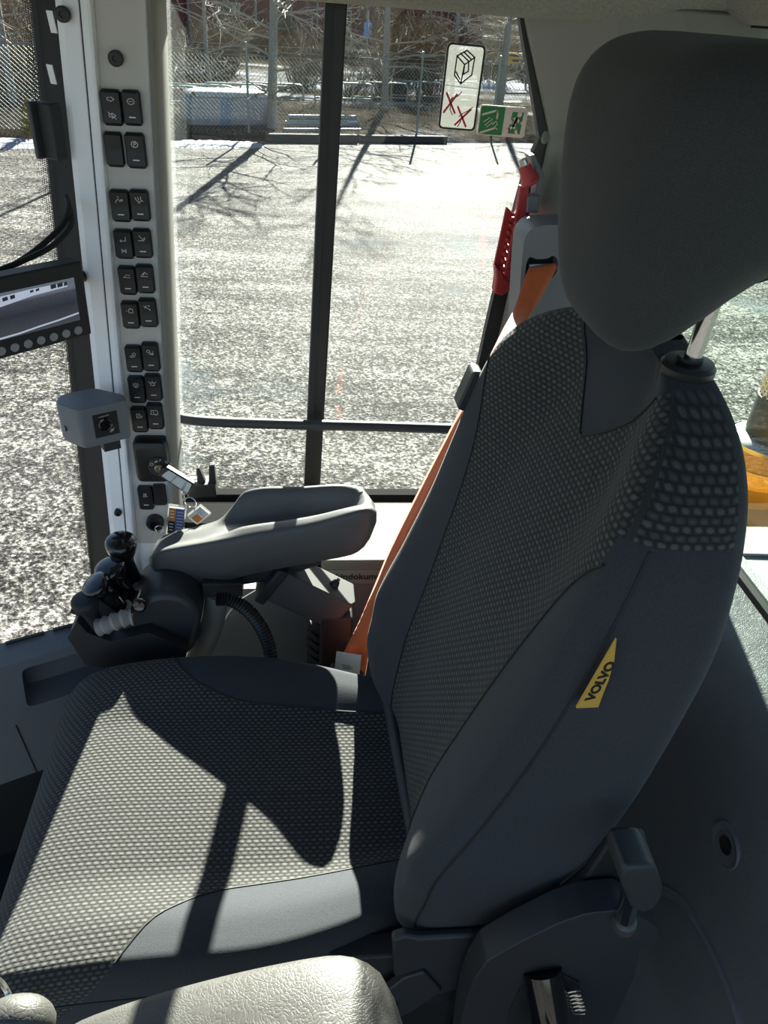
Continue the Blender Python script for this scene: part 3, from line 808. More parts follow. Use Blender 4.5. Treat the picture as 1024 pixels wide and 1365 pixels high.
# ================================================================== SWITCH PANEL on the front pillar
sp = thing('switch_panel', (xl(1.0)+.08, PY+.012, .6), 'tall beige switch panel set into the front pillar with paired black rockers', 'switch panel')
z0, z1 = .50, 1.56
MB().prism([(xl(z0)+.0462, z0), (xl(z0)+.1118, z0), (xl(z1)+.1118, z1), (xl(z1)+.0462, z1)], Fr((0, PY+.0115, 0), (1, 0, 0), (0, 0, 1)), 0, .0015).build('plate', 'panel', sp)
def circ(x, y, r, n=14): return arc(x, y, r, 0, 360, n)
def gear(x, y, r):
    L = [circ(x, y, r)]
    for i in range(10):
        a = R_(36*i); L.append([(x+r*math.cos(a), y+r*math.sin(a)), (x+r*1.25*math.cos(a), y+r*1.25*math.sin(a))])
    return L
BAR = [[(-.0042, -.0135), (.0042, -.0135)]]
IC = {
 'arrows': [[(-.004, .015), (-.004, .011), (.0, .011), (0, .017), (.005, .013), (0, .009), (0, .015), (-.004, .015)], [(-.004, -.009), (-.004, -.013), (.0, -.013), (0, -.007), (.005, -.011), (0, -.015), (0, -.009), (-.004, -.009)], [(-.005, -.006), (.005, -.016)]],
 'gear': gear(0, .010, .0042)+[[(-.002, .010), (.002, .010)]]+BAR,
 'gearp': gear(0, .010, .0042)+[[(-.001, .0075), (-.001, .0125), (.0015, .0125), (.0015, .010), (-.001, .010)]]+BAR,
 'wrench': [[(-.005, .006), (-.004, .010), (0, .012)], circ(-.001, .016, .0012, 8), [(0, .009), (.004, .012), (.005, .010), (.001, .008), (0, .009)]]+BAR,
 'float': [[(-.005, .014), (-.003, .009), (.001, .007), (.004, .009)], [(-.001, .015), (.0, .010)], [(.003, .016), (.003, .010), (.006, .008)], circ(0, .006, .0015, 8)]+BAR,
 'return': [[(.004, .014), (.004, .007), (-.004, .007)], [(-.002, .009), (-.004, .007), (-.002, .005)], [(-.003, -.008), (.003, -.014)], [(.003, -.008), (-.003, -.014)], [(-.003, -.008), (-.003, -.014)], [(.003, -.008), (.003, -.014)]],
 'bucket': [[(-.005, .006), (.003, .006), (.005, .012)], [(-.003, .015), (0, .010)], [(0, .006), (.002, .010), (.005, .009)]]+BAR,
 'boom': [[(-.005, .007), (.005, .007)], [(-.004, .007), (.0, .012), (.005, .011)], [(0, .012), (-.002, .009)]]+BAR,
 'boomdn': [[(-.005, .006), (.005, .006)], [(-.004, .008), (.001, .014), (.005, .010)], [(.001, .014), (-.001, .008)]]+BAR,
 'coupler': [[(-.001, .006), (.005, .006), (.005, .013), (-.001, .013), (-.001, .006)], [(-.005, .0095), (-.003, .0095)], [(.001, .015), (.003, .015)]]+BAR,
 'pins': [[(-.005, .014), (.003, .008)], [(-.004, .010), (.0, .015)], circ(.003, .014, .001, 6), circ(.004, .007, .001, 6)]+BAR,
 'lampf': [circ(.002, .011, .0025, 10), [(-.005, .006), (.0, .010)], [(-.003, .005), (.003, .006)]]+BAR,
 'lampr': [circ(-.002, .012, .0025, 10), [(.0, .010), (.005, .006)], [(.005, .012), (.005, .006), (-.001, .007)]]+BAR,
 'bulb': [circ(0, .011, .0025, 10), [(-.001, .0085), (-.001, .006), (.001, .006), (.001, .0085)]]+[[(.0038*math.cos(R_(a)), .011+.0038*math.sin(R_(a))), (.0055*math.cos(R_(a)), .011+.0055*math.sin(R_(a)))] for a in (0, 45, 90, 135, 180, 225, 315)]+BAR,
 'beacon': [[(-.003, .006), (-.003, .011), (.003, .011), (.003, .006), (-.003, .006)], [(-.006, .013), (-.004, .011)], [(.006, .013), (.004, .011)], [(0, .015), (0, .0125)]]+BAR,
 'mirror': [[(-.003, .006), (.003, .006), (.003, .014), (-.003, .014), (-.003, .006)], [(.003, .008), (.006, .008), (.006, .011)], [(-.001, .008), (.001, .012)]]+BAR,
 'wiper': [[(-.006, .006), (.006, .006), (.005, .014), (-.005, .014), (-.006, .006)], [(0, .006), (-.002, .012)], [(0, .006), (.003, .004)]]+BAR,
 'seatheat': [[(-.004, .006), (.004, .006)], [(-.002, .008), (-.002, .013)], [(0, .008), (0, .013)], [(.002, .008), (.002, .013)]]+BAR,
 'blank': [],
}
def rocker(x0, x1, y0, y1, icon, lab):
    c = at((x0+x1)/2, (y0+y1)/2, Y=PY+.004); a_ = at(x0, (y0+y1)/2, Y=PY+.004); b_ = at(x1, (y0+y1)/2, Y=PY+.004)
    t_ = at((x0+x1)/2, y0, Y=PY+.004); u_ = at((x0+x1)/2, y1, Y=PY+.004)
    wd = abs(b_.x-a_.x)*.94; h = abs(t_.z-u_.z)*.95
    fr = Fr((c.x, PY+.010, c.z), (1, 0, 0), (.0596, 0, 1)); secs = []
    for i in range(13):
        s = lerp(-1, 1, i/12); y = s*h/2; e = max(0, abs(s)-.8)/.2
        w2 = wd/2*(1-.22*e*e); ht = (.0085+.0022*abs(s))*(1-.35*e**3)
        secs.append([fr.p(-w2, y, 0), fr.p(-w2, y, ht*.75), fr.p(-w2*.88, y, ht), fr.p(0, y, ht+.0004), fr.p(w2*.88, y, ht), fr.p(w2, y, ht*.75), fr.p(w2, y, 0)])
    o = MB().loft(secs).build('rocker_switch', 'black', sp, ang=40); o['label'] = lab
    if IC[icon]:
        L = IC[icon]; k_ = h/.053
        f2 = Fr(fr.p(0, 0, .0098), fr.a, fr.b)
        strips([[(p[0]*1.05, p[1]*k_) for p in l] for l in L if l not in BAR], f2, .00075).build('symbol', 'white', o)
        if any(l in BAR for l in L): strips([[(p[0], p[1]*k_) for p in BAR[0]]], f2, .0015).build('indicator_bar', 'white', o)
    return o
RK = [(135, 163, 118, 169, 'arrows', 'black rocker with two arrow symbols'), (163, 189, 119, 169, 'gear', 'black rocker with gear symbol in the top row'),
 (140, 165, 175, 224, 'blank', 'blank black switch cover'), (167, 195, 176, 226, 'gearp', 'black rocker with lettered gear symbol'),
 (147, 174, 252, 297, 'wrench', None), (173, 200, 252, 296, 'float', None), (152, 178, 305, 346, 'return', None), (177, 203, 304, 345, 'bucket', None),
 (158, 182, 354, 394, 'boom', None), (181, 206, 352, 392, 'boomdn', None), (162, 186, 401, 439, 'coupler', None), (185, 210, 397, 437, 'pins', None),
 (167, 190, 460, 497, 'lampf', None), (189, 213, 456, 496, 'lampr', None), (171, 194, 501, 538, 'bulb', 'black rocker with light bulb symbol'), (193, 216, 498, 535, 'beacon', None),
 (175, 197, 542, 577, 'mirror', None), (196, 218, 537, 573, 'wiper', None), (184, 205, 648, 680, 'seatheat', None), (204, 222, 646, 674, 'blank', None)]
for r in RK: rocker(*r[:5], r[5] or 'black rocker switch with white symbol')

# ignition switch
ic = at(203, 613, Y=PY-.005)
ig = thing('ignition_switch', (ic.x, PY, ic.z), 'black ignition switch housing with brass lock at foot of the switch panel', 'ignition switch')
fi = Fr((ic.x, PY+.010, ic.z), (1, 0, 0), (.06, 0, 1))
secs = []
for w_, k_ in ((0, 1.0), (.018, 1.0), (.026, .93), (.029, .80)):
    secs.append([fi.p(p[0]*k_, p[1]*k_, w_) for p in rrect(.062, .088, .012, 5)])
MB().loft(secs).build('housing', 'black', ig, ang=30)
lk = at(213, 623, Y=PY-.022); fk = Fr((lk.x, PY-.018, lk.z), (1, 0, 0), (0, 0, 1))
MB().lathe([(.021, 0), (.021, .003), (.019, .0045), (.004, .0045)], fk, 32).build('dial', 'softblack', ig)
MB().lathe([(.0085, .004), (.0085, .010), (.007, .0115), (.0025, .0115), (.0025, .009)], fk, 24).build('lock_barrel', 'brass', ig)
strips([arc(-.0135, .007, .0028, 0, 360, 12), [(-.008, .012), (-.003, .0145)], [(-.0075, .0105), (-.0025, .013)], [(0.0015, .0135), (.003, .0175)], arc(.014, .012, .0024, 0, 360, 10)], Fr(fk.p(0, 0, .0045), fk.a, fk.b), .0008).build('markings', 'white', ig)
# key in the lock, with rings and tags
ka = at(214, 627, Y=1.185); kb = at(256, 651, Y=1.165)
key = thing('ignition_key', ka, 'black key fob with silver face sticking out of the ignition lock', 'key')
fk2 = Fr((ka+kb)/2, kb-ka, V((.35, .05, .8))); Lk = (kb-ka).length
if fk2.n.y > 0: fk2.n = -fk2.n
MB().prism(rpoly([(-Lk*.5, -.010), (Lk*.5, -.014), (Lk*.53, .012), (-Lk*.4, .014), (-Lk*.52, .006)], .004), fk2, -.010, .004).build('fob', 'black', key, bevel=.002)
MB().prism(rpoly([(-Lk*.40, -.006), (Lk*.46, -.011), (Lk*.46, .010), (-Lk*.28, .0115)], .003), fk2, .0042, .0052).build('face_plate', 'grime', key)
strips([[(-Lk*.1, -.0075), (.0, .0105)]], fk2, .001, .0053).build('groove', 'ink', key)
text_mesh('VOLVO', Fr(fk2.p(Lk*.30, .0, .0056), fk2.b if fk2.b.cross(-fk2.a).dot(fk2.n) > 0 else fk2.b, -fk2.a), .006).build('lettering', 'buttongrey', key)
MB().tube([ka, ka+(V(fk.o)-ka)*.8], .003, 8).build('blade', 'steel', key)
def ring(name, c, r, fr, wire, lab):
    o = MB().tube([fr.p(r*math.cos(2*math.pi*i/28), r*math.sin(2*math.pi*i/28)) for i in range(28)], wire, 8, closed=True)
    f = o.build(name, 'chrome'); return tag(f, lab, 'key ring')
rc1 = at(244, 660, Y=1.155); ring('key_ring', rc1, .011, Fr(rc1, (.35, -.9, 0), (0, 0, 1)), .0011, 'small steel split ring hanging from the key fob')
rc2 = at(254, 670, Y=1.15); ring('key_ring', rc2, .011, Fr(rc2, (1, -.3, 0), (0, 0, 1)), .0011, 'steel split ring holding the two plastic key tags')
def ktag(q, Y, mats, lab, band):
    p = [at(*c, Y=Y) for c in q]; c0 = sum(p, V((0, 0, 0)))/4
    f = Fr(c0, p[1]-p[0], p[0]-p[3])
    W = ((p[1]-p[0]).length+(p[2]-p[3]).length)/2; H = ((p[0]-p[3]).length+(p[1]-p[2]).length)/2
    if f.n.y > 0: f.n = -f.n
    o = thing('key_tag', c0, lab, 'key tag')
    MB().prism(rrect(W, H, .002), f, -.002, .002).build('clear_case', 'film', o)
    MB().prism([(-W*.42, -H*.42), (W*.42, -H*.42), (W*.42, H*.42), (-W*.42, H*.42)], f, -.0012, .0022).build('card', mats[0], o)
    if band == 'v':
        MB().prism([(-W*.42, -H*.0), (-W*.05, -H*.0), (-W*.05, H*.42), (-W*.42, H*.42)], f, .0022, .0024).build('printed_band', mats[1], o)
        MB().prism([(-W*.42, -H*.42), (-W*.05, -H*.42), (-W*.05, -H*.02), (-W*.42, -H*.02)], f, .0022, .0024).build('printed_band', 'ink', o)
        strips([[(W*.02, H*y), (W*.34, H*y)] for y in (.3, .2, .1, 0, -.1, -.2, -.3)], f, .0009, .0023).build('print_lines', 'white', o)
        strips([[(-W*.33, H*y), (-W*.15, H*y)] for y in (.32, .22, .12, -.1, -.2, -.3)], f, .0016, .0025).build('print_marks', 'white', o)
    else:
        MB().prism([(-W*.40, -H*.40), (-W*.02, -H*.40), (-W*.02, H*.15), (-W*.40, H*.15)], f, .0022, .0024).build('printed_band', mats[1], o)
        strips([[(W*.05, H*y), (W*.36, H*y)] for y in (.3, .15, 0, -.15, -.3)], f, .0008, .0023).build('print_lines', 'tagblue', o)
ktag([(230, 673), (253, 676), (241, 716), (216, 710)], 1.145, ('tagblue', 'tagorange'), 'clear plastic key tag with blue and orange card', 'v')
ktag([(252, 685), (270, 671), (280, 686), (259, 700)], 1.135, ('grime', 'tagorange'), 'smaller clear key tag with white and orange card', 'h')
# socket below the rockers
sk = at(207, 696, Y=PY+.005)
so_ = thing('power_socket', (sk.x, PY, sk.z), 'round black power socket low on the switch panel', 'socket')
fs = Fr((sk.x, PY+.010, sk.z), (1, 0, 0), (0, 0, 1))
MB().lathe([(.017, 0), (.017, .012), (.014, .016), (.009, .016), (.009, .006)], fs, 24).build('socket_body', 'black', so_)
MB().tube([fs.p(.009+.008*math.cos(a/10*6.283), -.008+.008*math.sin(a/10*6.283), .017) for a in range(10)], .0011, 6, closed=True).build('wire_loop', 'chrome', so_)

# window latch fork behind the keys
lt = at(275, 650, Y=1.36)
la = thing('window_latch', lt, 'black forked window latch standing behind the keys', 'latch')
fx = Fr((0, 1.35, 0), (1, 0, 0), (0, 0, 1))
P2 = lambda L, Y: [(p.x, p.z) for p in (at(*q, Y=Y) for q in L)]
MB().prism(P2([(250, 640), (288, 640), (290, 656), (252, 658)], 1.35), fx, -.02, .02).build('base', 'softblack', la, bevel=.003)
MB().prism(P2([(279, 617), (286, 616), (289, 642), (279, 642)], 1.35), fx, -.004, .012).build('prong', 'softblack', la, bevel=.002)
MB().prism(P2([(262, 622), (266, 620), (275, 640), (264, 641)], 1.35), fx, -.004, .012).build('prong', 'softblack', la, bevel=.002)
cl = [at(258, 636, Y=1.34)]
MB().tube([cl[0]+V((.014*math.cos(a/16*6.283), 0, .006*math.sin(a/16*6.283))) for a in range(16)], .0012, 6, closed=True).build('wire_clip', 'steel', la)

# ================================================================== rear view monitor
A = at(109, 348, Y=1.10)
mon = thing('camera_monitor', A, 'black flat screen monitor showing a camera view beside the front pillar', 'monitor')
fm = Fr(A, (.70, .71, 0), (.03, -.03, 1))
MW, MH = .20, at(109, 348, Y=1.10).z-at(131, 447, Y=1.10).z
MB().prism(rpoly([(-MW, -MH), (0, -MH), (0, 0), (-MW, 0)], .004), fm, -.026, 0).build('case', 'softblack', mon, bevel=.003)
SB = (-MW+.016, -.016, -MH+.027, -.020)
k = N('monitor_picture')
s_ = k.n('SeparateXYZ'); k.l(k.co('UV'), s_.inputs[0])
g = k.ramp(s_.outputs[1], [(0, (.10, .11, .13)), (.45, (.045, .052, .07)), (.72, (.09, .10, .13)), (.78, (.22, .25, .30)), (1, (.20, .24, .30))])
g2 = k.mix(k.math('MULTIPLY', k.noise(420, 2), .55), g, (.02, .02, .03))
e = k.n('Emission'); k.l(g2, e.inputs[0]); e.inputs[1].default_value = .38
k.l(e.outputs[0], k.o.inputs[0]); k.t.nodes.remove(k.b)
b = MB(); q = [(SB[0], SB[2]), (SB[1], SB[2]), (SB[1], SB[3]), (SB[0], SB[3])]
b.add([fm.p(x, y, .0006) for x, y in q], [(0, 1, 2, 3)])
scr = b.build('screen', k.m, mon, uvs=[(0, 0), (1, 0), (1, 1), (0, 1)])
def emit(name, c, s=1.0):
    k = N(name); e = k.n('Emission'); n = k.noise(60); k.l(k.mix(n, tuple(x*.85 for x in c), c), e.inputs[0]); e.inputs[1].default_value = s
    k.l(e.outputs[0], k.o.inputs[0]); k.t.nodes.remove(k.b); return k.m
M['scr_w'] = emit('screen_white', (.22, .25, .31)); M['scr_d'] = emit('screen_dark', (.012, .014, .018))
def S(u, v): return (lerp(SB[0], SB[1], u), lerp(SB[2], SB[3], v))
MB().prism([S(.0, .62), S(.36, .72), S(.62, .80), S(.93, .83), S(.93, .93), S(.62, .95), S(.36, .93), S(.0, .86)], fm, .0007, .0009).build('building_image', 'scr_w', scr)
for (u, v, du, dv) in ((.30, .80, .045, .08), (.365, .815, .045, .08), (.43, .825, .04, .08), (.60, .87, .03, .05), (.65, .875, .03, .05), (.78, .85, .05, .09), (.84, .852, .05, .09), (.90, .855, .03, .08)):
    MB().prism([S(u, v), S(u+du, v+.012), S(u+du, v+dv+.012), S(u, v+dv)], fm, .001, .0011).build('window_image', 'scr_d', scr)
strips([[S(.0, .05), S(.2, .03), S(.45, .05), S(.62, .09), S(.8, .12), S(.99, .17)]], fm, .0022, .0007).build('bumper_image', 'scr_w', scr)
for i in range(8):
    x = -.0215-i*.0195; y = -MH+.012
    o = MB().lathe([(.0062, 0), (.0062, .0012), (.0055, .0018), (.001, .0016)], Fr(fm.p(x, y, 0), fm.a, fm.b), 18).build('button', 'buttongrey', mon)
MB().box((-.10, -MH*.4, -.032), (.05, .04, .014), fm).build('mount', 'black', mon, bevel=.003)
MB().tube([fm.p(-.10, -MH*.4, -.03), V((xl(1.0)-.005, 1.262, 1.03))], .009, 12).build('mount_arm', 'black', mon)
# cables running from the pillar down to the monitor
for q, Y_, lb in (([(88, 262), (92, 275), (86, 296), (66, 318), (36, 342), (5, 360), (-20, 372)], 1.2, 'upper of two black cables looping from the pillar to the monitor'), ([(94, 280), (96, 294), (90, 308), (68, 329), (34, 346), (0, 360), (-20, 366)], 1.19, 'lower of two black cables looping from the pillar to the monitor')):
    pth = smooth([at(x, y, Y=lerp(1.235, 1.06, i/6)+(Y_-1.2)*2) for i, (x, y) in enumerate(q)], 6)
    tag(MB().tube(pth, .0042, 8).build('cable', 'rubber'), lb, 'cable', 'monitor cables')

# grey sensor box on the pillar
gc = at(140, 566, Y=1.135)
gb = thing('camera_box', gc, 'slate grey rounded camera box fixed on the front pillar below the monitor', 'camera box')
fb = Fr(gc, (.86, .51, 0), (0, 0, 1))
plan = rpoly([(-.040, 0), (.040, 0), (.046, -.022), (.012, -.072), (-.05, -.072), (-.062, -.045)], [.008, .003, .004, .01, .02, .02], 5)
fpl = Fr(fb.p(0, -.036, 0), fb.a, -fb.n)  # plan frame, extrude upward
sec = []
for zz, k_ in ((0, .93), (.006, 1), (.066, 1), (.072, .96)):
    sec.append([fb.p(p[0]*k_, -.036+zz, p[1]*k_) for p in plan])
MB().loft(sec).build('shell', 'boxgrey', gb, ang=35, bevel=.002)
MB().prism(rrect(.040, .042, .001), Fr(fb.p(.002, .0, 0), fb.a, fb.b), -.004, .0012).build('lens_window', 'black', gb)
MB().lathe([(.012, 0), (.012, .002), (.009, .003), (.008, .001)], Fr(fb.p(0, .001, .001), fb.a, fb.b), 24).build('lens', 'gloss', gb)
strips([[(-.008, .016), (.008, .017)]], fb, .0016, .0014).build('sensor_bar', 'buttongrey', gb)
strips([circ(.010, -.012, .002, 8), [(.006, -.015), (.014, -.009)]], fb, .0006, .0014).build('symbol', 'white', gb)
MB().lathe([(.0055, 0), (.0055, .002), (.003, .001)], Fr(fb.p(-.055, -.008, -.034), (0, 0, 1), V((-.86, -.51, 0)).cross(V((0, 0, 1)))), 14).build('screw', 'black', gb)
MB().box((.016, -.052, -.045), (.03, .04, .02), fb).build('lower_bracket', 'softblack', gb, bevel=.002)

# ================================================================== emergency hammer and holder
HY = 1.335
fhm = Fr((0, HY, 0), (1, 0, 0), (0, 0, 1))
ho = at(712, 250, Y=HY)
hh = thing('hammer_holder', ho, 'dark grey wall clip holding the red emergency hammer', 'holder')
MB().prism(P2([(704, 207), (712, 205), (724, 231), (720, 262), (716, 284), (711, 284), (713, 258), (716, 235), (708, 216)], HY), fhm, -.030, .006).build('back_plate', 'midgrey', hh, bevel=.002)
MB().prism(P2([(701, 259), (717, 259), (714, 282), (699, 281)], HY), fhm, -.012, .016).build('clip', 'midgrey', hh, bevel=.002)
hm = thing('emergency_hammer', at(690, 300, Y=HY), 'red plastic emergency hammer clipped to the rear pillar', 'hammer')
h0 = at(696, 213, Y=HY-.012); h1 = at(707, 241, Y=HY-.012); hd = (h1-h0)
MB().tube([h0, h0+hd*.28], .0075, 16).build('steel_tip', 'chrome', hm)
MB().tube(smooth([h0+hd*.26, h0+hd*.6, h0+hd*.9, h0+hd*1.08, h0+hd*1.2], 4), [.010+.0006*i for i in range(9)]+[.0162, .0165, .0165, .016, .0145, .012, .008, .002], 18).build('head', 'red', hm)
MB().prism(P2([(692, 246), (703, 249), (704, 262), (683, 383), (669, 374), (690, 262)], HY), fhm, -.006, .010).build('handle', 'red', hm, bevel=.002)
MB().prism(P2([(676, 276), (680, 280), (686, 286), (670, 366), (659, 355)], HY), fhm, -.010, -.004).build('guard_plate', 'red', hm, bevel=.001)
MB().prism(P2([(659, 353), (668, 358), (671, 366), (682, 378), (682, 383), (668, 392), (657, 388), (660, 368)], HY), fhm, -.014, .012).build('foot', 'red', hm, bevel=.003)
for i in range(8):
    c = at(lerp(685, 671, i/7), lerp(290, 356, i/7), Y=HY)
    MB().prism([(c.x-.006, c.z-.004), (c.x+.006, c.z-.001), (c.x+.006, c.z+.003), (c.x-.006, c.z+.002)], fhm, -.006, .009).build('grip_rib', 'red', hm, bevel=.0008)
for i in range(7):
    c = at(lerp(692, 677, i/6), lerp(300, 368, i/6), Y=HY)
    strips([[(c.x-.008, c.z), (c.x+.008, c.z+.0015)]], fhm, .0008, .0101).build('grip_line', 'ink', hm)

# ================================================================== seat belt and its pillar cover
BY = 1.20
ac = thing('belt_anchor_cover', at(725, 360, Y=BY), 'grey moulded seat belt cover with a dark slot behind the headrest', 'belt cover')
fba = Fr((0, BY, 0), (1, 0, 0), (0, 0, 1))
oc_ = [V((p[0], p[1])) for p in P2([(688, 470), (696, 345), (699, 318), (708, 305), (724, 300), (775, 299), (800, 310), (800, 470)], BY)]
sl_ = [V((p[0], p[1])) for p in P2([(702, 350), (706, 342), (716, 346), (730, 345), (738, 340), (744, 346), (743, 362), (734, 373), (700, 372)], BY)]
bm = bmesh.new()
oc2 = rpoly(oc_, .012, 3); sl2 = rpoly(sl_, .004, 2)
ov = [bm.verts.new(fba.p(p[0], p[1], 0)) for p in oc2]; rv = [bm.verts.new(fba.p(p[0], p[1], 0)) for p in sl2]
es = [bm.edges.new((v[i], v[(i+1) % len(v)])) for v in (ov, rv) for i in range(len(v))]
bmesh.ops.triangle_fill(bm, use_beauty=True, edges=es)
o2 = [bm.verts.new(fba.p(p[0], p[1], -.07)) for p in oc2]; r2 = [bm.verts.new(fba.p(p[0], p[1], -.03)) for p in sl2]
for a_, c_ in ((ov, o2), (rv, r2)):
    for i in range(len(a_)): bm.faces.new((a_[i], a_[(i+1) % len(a_)], c_[(i+1) % len(a_)], c_[i]))
bm.verts.index_update()
b = MB(); b.add([v.co for v in bm.verts], [tuple(v.index for v in f.verts) for f in bm.faces]); bm.free()
b.build('cover', 'midgrey', ac, bevel=.004, seg=3)
MB().prism(sl2, fba, -.035, -.029).build('slot_back', 'rubber', ac)
MB().tube([fba.p(sl2[0][0]+.008, sl2[0][1]-.004, -.012), fba.p(sl2[len(sl2)//2+3][0]-.006, sl2[0][1]-.002, -.012)], .004, 10).build('guide_bar', 'steel', ac)
LE = [(706, 356, 1.205), (703, 362, 1.185), (686, 410, 1.12), (670, 440, 1.06), (645, 490, .985), (618, 538, .945), (597, 578, .935), (560, 650, .93), (522, 726, .93), (501, 776, .935), (480, 826, .945), (460, 866, .95), (444, 902, .95)]
RE = [(742, 350, 1.205), (740, 362, 1.19), (712, 412, 1.12), (692, 440, 1.05), (660, 492, .95), (632, 542, .915), (612, 582, .905), (572, 656, .9), (532, 736, .895), (510, 790, .895), (499, 834, .905), (492, 868, .92), (486, 906, .93)]
le = smooth([at(x, y, Y=Y) for x, y, Y in LE], 5); re = smooth([at(x, y, Y=Y) for x, y, Y in RE], 5)
nb = len(le); bv, bu, bf = [], [], []; acc = 0
for i in range(nb):
    if i: acc += (le[i]-le[i-1]).length
    d = (re[i]-le[i])
    for j in range(5): bv.append(le[i]+d*(j/4)); bu.append((j*.012, acc))
for i in range(nb-1):
    for j in range(4): bf.append((i*5+j, i*5+j+1, i*5+j+6, i*5+j+5))
b = MB(); b.v = bv; b.f = bf
blt = thing('seat_belt', at(470, 890, Y=.95), 'orange seat belt strap running down beside the backrest', 'seat belt')
o = b.build('strap', 'belt', blt, uvs=bu); sd = o.modifiers.new('thick', 'SOLIDIFY'); sd.thickness = .0016
lq = [at(*q) for q in ()]
lab = [at(449, 868, Y=.938), at(482, 873, Y=.914), at(479, 903, Y=.914), at(446, 896, Y=.938)]
b = MB(); b.v = lab; b.f = [(0, 1, 2, 3)]
o = b.build('care_label', 'grime', blt, flat=True); sd = o.modifiers.new('thick', 'SOLIDIFY'); sd.thickness = .0012
fl_ = Fr((lab[0]+lab[2])/2, lab[1]-lab[0], lab[0]-lab[3])
if fl_.n.y > 0: fl_.n = -fl_.n
strips([[(-.012, y), (-.012+w_, y)] for y, w_ in ((-.002, .016), (-.006, .02), (-.010, .014))], fl_, .0012, .0012).build('print_lines', 'ink', blt)
MB().box(tuple(at(462, 905, Y=.94)), (.06, .03, .06)).build('anchor_bracket', 'softblack', blt, bevel=.005)

# ================================================================== right armrest with its bracket
ar = thing('armrest', (-.05, .95, .68), 'dark grey scooped armrest pad beside the levers below the side window', 'armrest')
NS = 40; secs = []
for i in range(NS+1):
    s = i/NS; x = lerp(-.262, .130, s)
    yn = crom([(0, 1.052), (.03, 1.036), (.26, 1.020), (.49, 1.010), (.735, 1.000), (.957, .990), (1, 1.008)], s)
    yf = crom([(0, 1.080), (.04, 1.104), (.31, 1.112), (.43, 1.120), (.67, 1.106), (.94, 1.090), (1, 1.060)], s)
    zn = crom([(0, .600), (.04, .624), (.26, .655), (.49, .682), (.735, .711), (.957, .747), (1, .728)], s)
    zf = crom([(0, .597), (.04, .614), (.30, .645), (.36, .668), (.43, .703), (.67, .721), (.94, .732), (1, .716)], s)
    zm = crom([(0, .598), (.04, .619), (.30, .648), (.44, .658), (.735, .682), (.90, .708), (.96, .735), (1, .722)], s)
    zb = crom([(0, .582), (.04, .566), (.26, .563), (.49, .594), (.9, .648), (.965, .672), (1, .700)], s)
    pr = []
    for j in range(17):
        t = j/16; y = lerp(yn+.006, yf-.006, t)
        z = lerp(zn, zf, sstep(0, 1, t)) if s < .22 else None
        base = lerp(zn, zf, t); dip = sstep(.16, .46, t)*(1-sstep(.66, .96, t)) if s > .25 else sstep(.1, .4, t)*(1-sstep(.6, .9, t))
        z = base+(zm-base)*dip
        pr.append(V((x, y, z)))
    h = zn-zb
    side_f = [V((x, yf-.0015, zf-.003)), V((x, yf, zf-.010)), V((x, yf+.002, lerp(zf, zb, .5))), V((x, yf-.002, zb+.006)), V((x, yf-.008, zb)), V((x, (yn+yf)/2, zb-.001)), V((x, yn+.008, zb)), V((x, yn+.0015, zb+.006)), V((x, yn-.003, lerp(zn, zb, .5))), V((x, yn, zn-.010)), V((x, yn+.0018, zn-.003))]
    secs.append(pr+side_f)
MB().loft(secs).build('pad', 'padgrain', ar, ang=60)
MB().loft([[V((x, y, z)) for y, z in ((1.03, zc-.02), (1.08, zc-.02), (1.08, zc+.02), (1.03, zc+.02))] for x, zc in ((-.18, .560), (-.05, .585), (.04, .62))]).build('pad_underside', 'softblack', ar, bevel=.003)
ba, bb = V((-.035, 1.045, .605)), V((.105, 1.045, .515))
fbk = Fr((ba+bb)/2, bb-ba, (0, -1, 0))  # n up-ish
if fbk.n.z < 0: fbk = Fr((ba+bb)/2, bb-ba, (0, 1, 0))
Lb = (bb-ba).length
MB().prism(rpoly([(-Lb/2, -.033), (Lb/2-.01, -.033), (Lb/2, -.02), (Lb/2, .033), (-Lb/2, .033)], .004), fbk, -.072, 0).build('bracket_arm', 'bracket', ar, bevel=.003)
MB().lathe([(.009, 0), (.009, .003), (.006, .010), (.0035, .012), (.0035, .016)], Fr(fbk.p(.035, 0, 0), fbk.a, fbk.b), 16).build('bolt', 'black', ar)
MB().box((-Lb/2+.01, 0, -.04), (.02, .075, .085), fbk).build('hinge_block', 'softblack', ar, bevel=.004)
MB().box((.07, 1.04, .26), (.06, .06, .46)).build('support_post', 'softblack', ar, bevel=.006)
for i in range(9):
    MB().tube([V((.055+.03*math.cos(a/14*6.283), 1.06+.03*math.sin(a/14*6.283), .26+i*.022)) for a in range(14)], .009, 6, closed=True).build('bellows_ring', 'rubber', ar)

